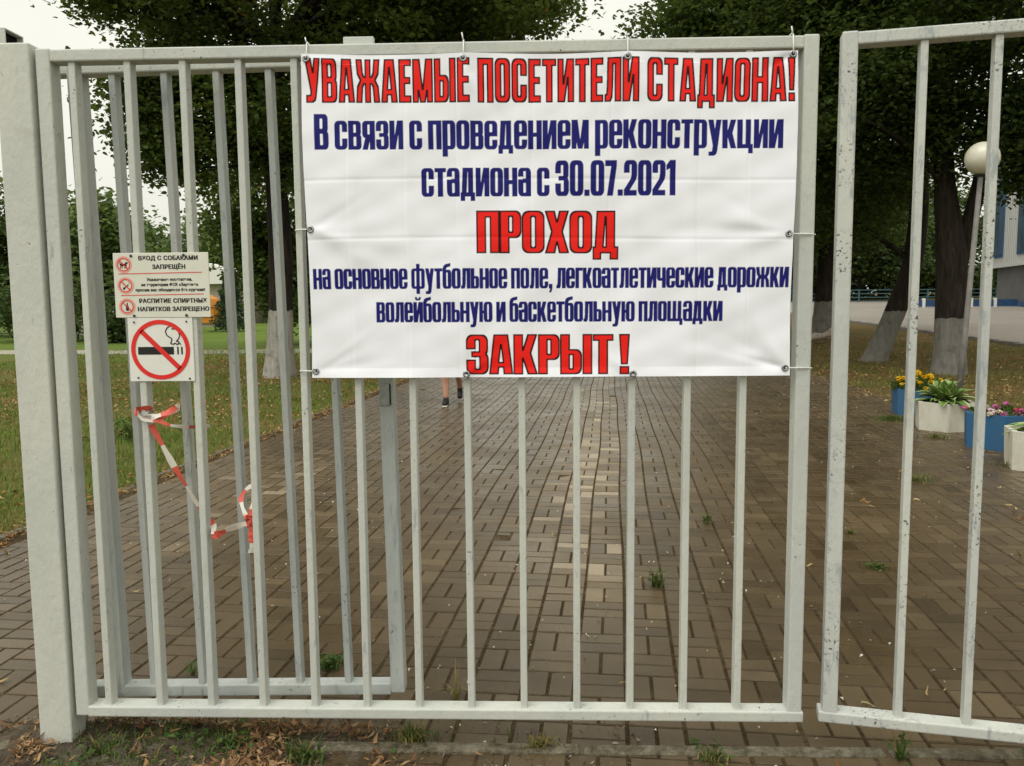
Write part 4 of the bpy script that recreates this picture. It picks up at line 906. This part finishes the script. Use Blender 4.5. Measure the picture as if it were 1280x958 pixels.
# ------------------------------------------------------------------ the walker, hidden above the calves by the banner
def skin(name, chains, m_, parent, lv=2):
    bm = bmesh.new(); lay = bm.verts.layers.skin.verify(); vs = {}
    for ch in chains:
        prev = None
        for (k, p, r) in ch:
            if k not in vs:
                v = bm.verts.new(p); v[lay].radius = (r, r) if not hasattr(r, '__len__') else r; v[lay].use_root = not vs; vs[k] = v
            if prev is not None and prev != vs[k]: bm.edges.new((prev, vs[k]))
            prev = vs[k]
    me = bpy.data.meshes.new(name); bm.to_mesh(me); bm.free(); o = bpy.data.objects.new(name, me); C.objects.link(o)
    o.modifiers.new('s', 'SKIN').use_smooth_shade = True; q = o.modifiers.new('u', 'SUBSURF'); q.levels = lv; q.render_levels = lv
    bpy.context.view_layer.update(); m2 = bpy.data.meshes.new_from_object(o.evaluated_get(bpy.context.evaluated_depsgraph_get()))
    bpy.data.objects.remove(o); bpy.data.meshes.remove(me); m2.name = name
    m2.polygons.foreach_set('use_smooth', np.ones(len(m2.polygons), bool)); return link(name, m2, m_, parent)
pe = thing('person', 'person with bare calves and black shoes walking on the path, mostly hidden by the banner', 'person', (.30, 9.15, 0))
M_skin = plain('skin', (.52, .28, .19), .55, .35, 0, .06, 6); M_shoe = plain('black_shoe', (.012, .012, .014), .6, .35); M_sole = plain('white_sole', (.62, .58, .5), .6)
M_shirt = plain('grey_shirt', (.25, .26, .28), .85, .1); M_shorts = plain('dark_shorts', (.04, .045, .06), .85, .1); M_hair = plain('brown_hair', (.06, .04, .025), .7, .2)
# faces -y (towards the gate); the person's right leg (seen at left) is planted in front, the other trails with its heel raised
skin('body', [[('pel', (0, .12, .92), .13), ('waist', (0, .12, 1.08), .125), ('chest', (0, .10, 1.28), .15), ('neck0', (0, .10, 1.43), .07), ('neck', (0, .09, 1.49), .052), ('chin', (0, .06, 1.55), .075), ('head', (0, .06, 1.63), .098), ('crown', (0, .07, 1.71), .06)],
     [('pel', 0, 0), ('hipR', (-.09, .11, .86), .095), ('kneeR', (-.085, .0, .49), .062), ('calfR', (-.082, .045, .34), .058), ('ankR', (-.08, .03, .09), .038)],
     [('pel', 0, 0), ('hipL', (.09, .13, .86), .095), ('kneeL', (.085, .16, .47), .062), ('calfL', (.08, .34, .36), .057), ('ankL', (.07, .52, .20), .037)],
     [('chest', 0, 0), ('shR', (-.17, .10, 1.38), .062), ('elR', (-.24, .20, 1.12), .042), ('wrR', (-.22, .06, .93), .028), ('hnR', (-.21, .02, .88), .035), ('fgR', (-.20, -.01, .80), .02)],
     [('chest', 0, 0), ('shL', (.17, .10, 1.38), .062), ('elL', (.24, .12, 1.10), .042), ('wrL', (.24, -.08, .98), .028), ('hnL', (.23, -.12, .95), .035), ('fgL', (.22, -.18, .90), .02)]], M_skin, pe)
skin('shirt', [[('a', (0, .12, .93), .145), ('b', (0, .12, 1.08), .145), ('c', (0, .10, 1.28), .168), ('d', (0, .10, 1.42), .09)], [('c', 0, 0), ('e', (-.17, .10, 1.37), .078), ('f', (-.22, .15, 1.24), .062)], [('c', 0, 0), ('g', (.17, .10, 1.37), .078), ('h', (.22, .11, 1.22), .062)]], M_shirt, pe)
skin('shorts', [[('a', (0, .12, .96), .148), ('b', (-.09, .10, .84), .112), ('c', (-.088, .05, .60), .092)], [('a', 0, 0), ('d', (.09, .13, .84), .112), ('e', (.086, .15, .58), .092)]], M_shorts, pe)
skin('hair', [[('a', (0, .09, 1.64), .102), ('b', (0, .09, 1.71), .085)], [('a', 0, 0), ('c', (0, .13, 1.56), .07)]], M_hair, pe)
sh = skin('shoe', [[('a', (-.08, .065, .055), (.042, .045)), ('b', (-.082, -.02, .05), (.043, .04)), ('c', (-.088, -.13, .035), (.042, .032))], [('a', 0, 0), ('d', (-.08, .05, .10), .046)]], M_shoe, pe)
link('sole', box('sole', (-.122, -.168, .0), (-.046, .10, .012), .005), M_sole, sh)
sh = skin('shoe', [[('a', (.07, .575, .175), (.042, .045)), ('b', (.07, .55, .11), (.043, .04)), ('c', (.07, .50, .045), (.042, .032))], [('a', 0, 0), ('d', (.07, .53, .215), .046)]], M_shoe, pe)

# ------------------------------------------------------------------ grass, weeds and leaf litter
def blades(P_, h, rg, lean=.5, w=.006):
    n_ = len(P_); a = rg.uniform(0, 6.28, n_); d = np.stack([np.cos(a), np.sin(a), np.zeros(n_)], -1); sd = np.stack([-d[:, 1], d[:, 0], np.zeros(n_)], -1)
    hh = h * rg.uniform(.5, 1.3, (n_, 1)); l = lean * rg.uniform(.1, 1.2, (n_, 1)); up = np.array([0, 0, 1.])
    v = np.stack([P_ - sd * w, P_ + sd * w, P_ + sd * w * .7 + up * hh * .6 + d * hh * l * .35, P_ - sd * w * .7 + up * hh * .6 + d * hh * l * .35, P_ + up * hh * (1 - .2 * l) + d * hh * l], 1)
    o = np.arange(n_)[:, None] * 5; f3 = np.concatenate([o + [0, 1, 2], o + [0, 2, 3], o + [3, 2, 4]], 0)
    return v.reshape(-1, 3), f3
M_grass = leaf_mat('grass_blade', [(0, (.20, .15, .055)), (.3, (.17, .175, .04)), (.6, (.12, .185, .028)), (1, (.17, .245, .038))], .2, .6)
rg = np.random.default_rng(91)
n_ = 90000; y = 2.2 + 22 * rg.uniform(0, 1, n_) ** 1.5; x = -12.5 + rg.uniform(0, 1, n_) * 11; edge_x = 1.66 - 3.83 * ca + (y - 0) * SL + .01
k = (x < edge_x) & (vn(x, y, 1.6, 5) + rg.normal(0, .45, n_) > -.25); x, y = x[k], y[k]
v, f = blades(np.stack([x, y, np.full(len(x), -.03)], -1), .06 , rg, .9, .006); t = np.repeat(np.clip(.5 + .35 * vn(x, y, 1.2, 6) + rg.normal(0, .2, len(x)), 0, 1), 5)
tag(link('lawn_grass', new_mesh('lawn_grass', v, f, t), M_grass), 'short green and straw grass of the left lawn', 'grass', kind='stuff')
n_ = 36000; y = 4.2 + 17 * rg.uniform(0, 1, n_) ** 1.3; x = 5.0 + rg.uniform(0, 1, n_) * 9; edge_x = 1.66 + 4.2 * ca + y * SL + .0
k = (x > edge_x + .05 * np.sin(y * 5)) & (vn(x, y, 1.7, 8) + rg.normal(0, .4, n_) > .1); x, y = x[k], y[k]
v, f = blades(np.stack([x, y, gz(x, y) - .03], -1), .06, rg, 1., .006); t = np.repeat(np.clip(.35 + .35 * vn(x, y, 1.1, 9) + rg.normal(0, .2, len(x)), 0, 1), 5)
tag(link('dry_grass', new_mesh('dry_grass', v, f, t), M_grass), 'sparse dry grass under the trees on the right', 'grass', kind='stuff')
def scraps(name, label, P_, size, rg, m_):
    n_ = len(P_); a = rg.uniform(0, 6.28, n_); d = np.stack([np.cos(a), np.sin(a), rg.normal(0, .25, n_)], -1); e = np.stack([-np.sin(a), np.cos(a), rg.normal(0, .45, n_)], -1)
    L_ = size * rg.uniform(.4, 1.3, (n_, 1)); w = L_ * rg.uniform(.12, .34, (n_, 1)); cur = L_ * rg.uniform(-.15, .45, (n_, 1)); z = np.array([0, 0, 1.]); sd = rg.normal(0, .25, (n_, 1)) * L_
    rows = []
    for q, (t_, ww) in enumerate(((-.5, .25), (-.2, .9), (.15, 1.), (.5, .2))):
        c_ = P_ + d * L_ * t_ + z * cur * (4 * t_ * t_) + e * sd * (1 - 4 * t_ * t_); rows += [c_ - e * w * ww * .5, c_ + z * w * .25 * ww, c_ + e * w * ww * .5]
    v = np.stack(rows, 1); v[:, :, 2] = np.maximum(v[:, :, 2], P_[:, None, 2] - .006)
    base = np.array([(r * 3 + c_, r * 3 + c_ + 1, r * 3 + c_ + 4, r * 3 + c_ + 3) for r in range(3) for c_ in range(2)])
    f = (np.arange(n_)[:, None, None] * 12 + base[None]).reshape(-1, 4)
    tag(link(name, new_mesh(name, v.reshape(-1, 3), f, np.repeat(rg.uniform(0, 1, n_), 12)), m_), label, 'leaves', kind='stuff')
def litter(name, label, P_, size, rg, m_, up=2.2, slim=.5):
    v, f, tt = leaf_cloud(P_, size, rg, up, slim=slim)
    # curl: lift two corners
    v = v.reshape(-1, 4, 3); v[:, 1, 2] += size * rg.uniform(0, .35, len(v)); v[:, 3, 2] += size * rg.uniform(0, .35, len(v)); v[:, :, 2] = np.maximum(v[:, :, 2], P_[:, None, 2] - .004)
    tag(link(name, new_mesh(name, v.reshape(-1, 3), f, tt), m_), label, 'leaves', kind='stuff')
M_litter = leaf_mat('dry_leaf', [(0, (.14, .065, .022)), (.4, (.26, .13, .045)), (.7, (.36, .22, .08)), (1, (.42, .33, .15))], .12, .75)
M_orangeleaf = leaf_mat('orange_leaf', [(0, (.08, .045, .022)), (.4, (.19, .10, .045)), (.75, (.32, .18, .08)), (1, (.40, .28, .15))], .1, .75)
n_ = 15000; y = 4.5 + 20 * rg.uniform(0, 1, n_) ** 1.2; x = 5.2 + rg.uniform(0, 1, n_) * 9; edge_x = 1.66 + 4.15 * ca + y * SL; k = (x > edge_x - np.abs(rg.normal(0, .12, n_))) & (vn(x, y, 2.2, 12) + rg.normal(0, .5, n_) > -.1); x, y = x[k], y[k]
litter('fallen_leaves', 'dry fallen leaves on the grass right of the path', np.stack([x, y, gz(x, y) + .004], -1), .06, rg, M_litter)
n_ = 14000; y = 3 + 18 * rg.uniform(0, 1, n_) ** 1.1; x = -9 + rg.uniform(0, 1, n_) * 8; edge_x = 1.66 - 3.78 * ca + y * SL; k = (x < edge_x) & ((vn(x, y, 1.3, 13) + .8 * (y > 8) * (x > -7) + rg.normal(0, .5, n_)) > .5); x, y = x[k], y[k]
litter('fallen_leaves', 'dry fallen leaves on the left lawn', np.stack([x, y, np.full(len(x), .01)], -1), .06, rg, M_litter)
n_ = 2600; w_ = 1.2 + 15 * rg.uniform(0, 1, n_) ** 1.2; u_ = -3.74 + np.abs(rg.normal(0, .09, n_)) * np.where(rg.uniform(0, 1, n_) < .6, 1, -1); x, y = toworld(u_, w_)
scraps('edge_leaves', 'brown leaf scraps gathered along the left edge of the paved path', np.stack([x, y, np.full(n_, .008)], -1), .045, rg, M_litter)
n_ = 1500; w_ = 3.2 + 14 * rg.uniform(0, 1, n_) ** 1.2; u_ = 4.15 - np.abs(rg.normal(0, .32, n_)); x, y = toworld(u_, w_); k = vn(x, y, 3.5, 27) + rg.normal(0, .3, n_) > .1; x, y = x[k], y[k]
scraps('edge_leaves', 'yellow-brown leaf scraps gathered along the right edge of the paved path by the planters', np.stack([x, y, np.full(len(x), .008)], -1), .05, rg, M_litter)
# litter on the soil strip
def soil_z(x, y):
    i = np.clip(((x - gx[0]) / .02).astype(int), 0, len(gx) - 1); j = np.clip(((y - gy[0]) / .02).astype(int), 0, len(gy) - 1); return Z_soil[j, i]
Z_soil = np.maximum(Z, 0)
M_dull = leaf_mat('dull_scrap', [(0, (.035, .026, .017)), (.5, (.10, .07, .042)), (.85, (.19, .14, .085)), (1, (.34, .29, .2))], .05, .8)
n_ = 5200; x = rg.uniform(-.45, 1.9, n_); y = rg.uniform(-.5, .22, n_); k = (vn(x, y, 7, 33) + rg.normal(0, .4, n_) - .5 * np.clip((x - 1.1) / .5, 0, 2) > -.35) & (x + .42 - .5 * np.clip(-y, 0, 1) > .03); x, y = x[k], y[k]
scraps('dull_litter', 'dull brown crumbs of dead leaf and bark on the soil beneath the large gate', np.stack([x, y, soil_z(x, y) + .003], -1), .02, rg, M_dull)
n_ = 20000; x = rg.uniform(-.5, 2.4, n_); y = rg.uniform(-.5, .22, n_)
den = vn(x, y, 9, 15) + 1.5 * np.exp(-((x - .62) / .25) ** 2 - ((y + .16) / .1) ** 2) + 1.2 * np.exp(-((x + .12) / .16) ** 2 - ((y + .05) / .12) ** 2) + .9 * np.exp(-((y - .12) / .05) ** 2) * (x < 1.15) + .7 * np.exp(-((x - .35) / .2) ** 2 - ((y + .0) / .1) ** 2) - .9 * np.clip((x - 1.05) / .5, 0, 2) - .2
e_ = np.minimum(np.clip((x + .42 - .5 * np.clip(-y, 0, 1)) / .12, 0, 1), 1)
k = (den + rg.normal(0, .3, n_) > .7) & (e_ > .3); x, y = x[k], y[k]
scraps('orange_leaves', 'curled orange-brown leaves and scraps on the soil beneath the large gate', np.stack([x, y, soil_z(x, y) + .004 + rg.uniform(0, .016, len(x))], -1), .034, rg, M_orangeleaf)
n_ = 7000; x = rg.uniform(-.45, 1.7, n_); y = rg.uniform(-.5, .2, n_); e_ = np.clip((x + .42 - .5 * np.clip(-y, 0, 1)) / .12, 0, 1)
k = (vn(x, y, 12, 18) + .5 * np.exp(-((x - .15) / .25) ** 2) + .5 * np.exp(-((y - .05) / .08) ** 2) - .55 * np.clip((x - .6) / .5, 0, 2) + rg.normal(0, .3, n_) > .62) & (e_ > .5); x, y = x[k], y[k]
M_sgrass = leaf_mat('soil_grass_blade', [(0, (.15, .11, .05)), (.35, (.11, .11, .03)), (.7, (.055, .095, .018)), (1, (.085, .13, .025))], .15, .65)
v, f = blades(np.stack([x, y, soil_z(x, y) - .003], -1), .028, rg, 1.3, .0024)
tag(link('soil_grass', new_mesh('soil_grass', v, f, np.repeat(np.clip(.55 + .4 * vn(x, y, 9, 19) + rg.normal(0, .2, len(x)), 0, 1), 5)), M_sgrass), 'short patchy grass on the soil beneath the large gate', 'grass', kind='stuff')
# single leaves and pale specks scattered over the bricks
M_speck = leaf_mat('pale_speck', [(0, (.38, .32, .18)), (.5, (.55, .50, .38)), (1, (.7, .67, .58))], .1, .7)
n_ = 3200; u_ = rg.uniform(-3.6, 4.1, n_); w_ = -1.0 + 14 * rg.uniform(0, 1, n_) ** 2.2; x, y = toworld(u_, w_); kk = (vn(x, y, 2.0, 17) + rg.normal(0, .5, n_)) > .25
litter('petal_specks', 'tiny pale seed scales scattered over the paving bricks', np.stack([x[kk], y[kk], np.full(kk.sum(), .005)], -1), .017, rg, M_speck, 1.5)
n_ = 260; u_ = rg.uniform(-3.6, 4.15, n_); w_ = -.3 + 13 * rg.uniform(0, 1, n_) ** 1.3; kk = (u_ > 1.2) | (rg.uniform(0, 1, n_) < .25); x, y = toworld(u_[kk], w_[kk])
scraps('fallen_leaves', 'single yellow-brown leaves scattered on the paving bricks', np.stack([x, y, np.full(len(x), .008)], -1), .055, rg, M_litter)
M_weed = leaf_mat('weed_leaf', [(0, (.035, .07, .016)), (.6, (.07, .125, .024)), (.85, (.18, .17, .05)), (1, (.28, .19, .07))], .2, .6)
def weed(label, x, y, r, h, nb, seed, broad=0, z=0., dry=.15):
    rg = np.random.default_rng(seed); t = thing('weed', label, 'weed', (x, y, z))
    a = rg.uniform(0, 6.28, nb); q = np.abs(rg.normal(0, .45 if nb > 50 else .12, nb)) * r; P_ = np.stack([q * np.cos(a), q * np.sin(a) * .8, np.full(nb, -.004)], -1)
    v, f = blades(P_, h, rg, 1.1, .0032); tt = np.repeat(np.where(rg.uniform(0, 1, nb) < dry, rg.uniform(.85, 1, nb), rg.uniform(0, .75, nb)), 5)
    link('blades', new_mesh('blades', v, f, tt), M_weed, t)
    if broad:
        a = rg.uniform(0, 6.28, broad); q = rg.uniform(.1, 1, broad) * r; P_ = np.stack([q * np.cos(a), q * np.sin(a), rg.uniform(.1, .9, broad) * h], -1)
        v, f, tt = leaf_cloud(P_, .024 if r < .2 else .05, rg, 1.2, rg.uniform(.1, .7, broad)); link('leaves', new_mesh('leaves', v, f, tt), M_weed, t)
weed('slim green weed with a dry tip sprouting between the middle gate bars', 2.16, 1.62, .045, .10, 70, 1, 16)
weed('small round green weed just behind the bottom rail of the wicket gate', .70, .63, .06, .06, 60, 2, 60, dry=.03)
weed('little weed between the second and third bars from the right end of the banner gate', 2.67, 2.86, .07, .07, 46, 3, 12)
weed('flat green weed on the bricks behind the open gate leaf', 3.42, 1.92, .07, .03, 60, 4, 36)
weed('thin yellowing weed beside the free stile of the open gate leaf', 3.52, 2.6, .06, .04, 50, 5, 12, dry=.5)
weed('dry yellow tuft on the bricks below the right bars', 4.02, 1.35, .06, .03, 80, 6, 0, dry=.9)
weed('wispy dry weed standing by the wicket stile foot', 1.24, .35, .05, .13, 16, 7, 0, dry=1.0)
weed('tall thin green weed under the corner of the open gate leaf', 2.72, -.02, .04, .10, 20, 8, 14)
weed('grass tuft with leaves under the open gate leaf near the right edge', 3.18, -.02, .08, .06, 60, 9, 20)
weed('small green weed behind the left stile of the wicket gate', .16, .55, .05, .06, 12, 10, 10)
weed('grass patch in front of the blue marigold planter', 5.85, 7.55, .3, .07, 500, 11, 0, dry=.1)
weed('grass tuft with dry leaves on the bricks right of the path middle', 4.62, 4.15, .16, .05, 160, 12, 10, dry=.35)
weed('grass tuft under the nearest white planter', 5.75, 4.75, .2, .06, 200, 13, 10, dry=.25)
weed('weed tuft between the striped hosta planter and the petunia planter', 5.75, 6.25, .16, .06, 150, 14, 10, dry=.4)
weed('leafy dark weed clump at the edge of the left lawn', -3.0, 6.4, .28, .24, 90, 15, 160, dry=.02)
weed('grass tuft growing against the foot of the thick gate post', .12, -.08, .09, .06, 130, 16, 30, .01, .2)
weed('bright grass tuft in front of the gate post', .05, -.22, .07, .07, 90, 17, 26, .01, .1)
weed('flat broad-leaved weed under the left end of the bottom rail', .30, .02, .14, .05, 110, 18, 70, .015, .1)
weed('green weed under the bottom rail below the prohibition board', .52, .0, .12, .05, 100, 19, 46, .015, .15)
weed('yellow-green grass tuft under the bottom rail below the banner', 1.12, .06, .09, .05, 120, 20, 8, .005, .4)
weed('dry reddish grass tuft on the kerb under the middle of the gate', 1.56, .04, .08, .03, 120, 21, 0, .005, .85)
weed('sparse green weed on the kerb right of the gate middle', 2.12, -.02, .1, .03, 70, 22, 10, .005, .3)
weed('small mossy weed at the lower left below the wicket', .78, -.05, .08, .05, 90, 23, 14, .01, .3)
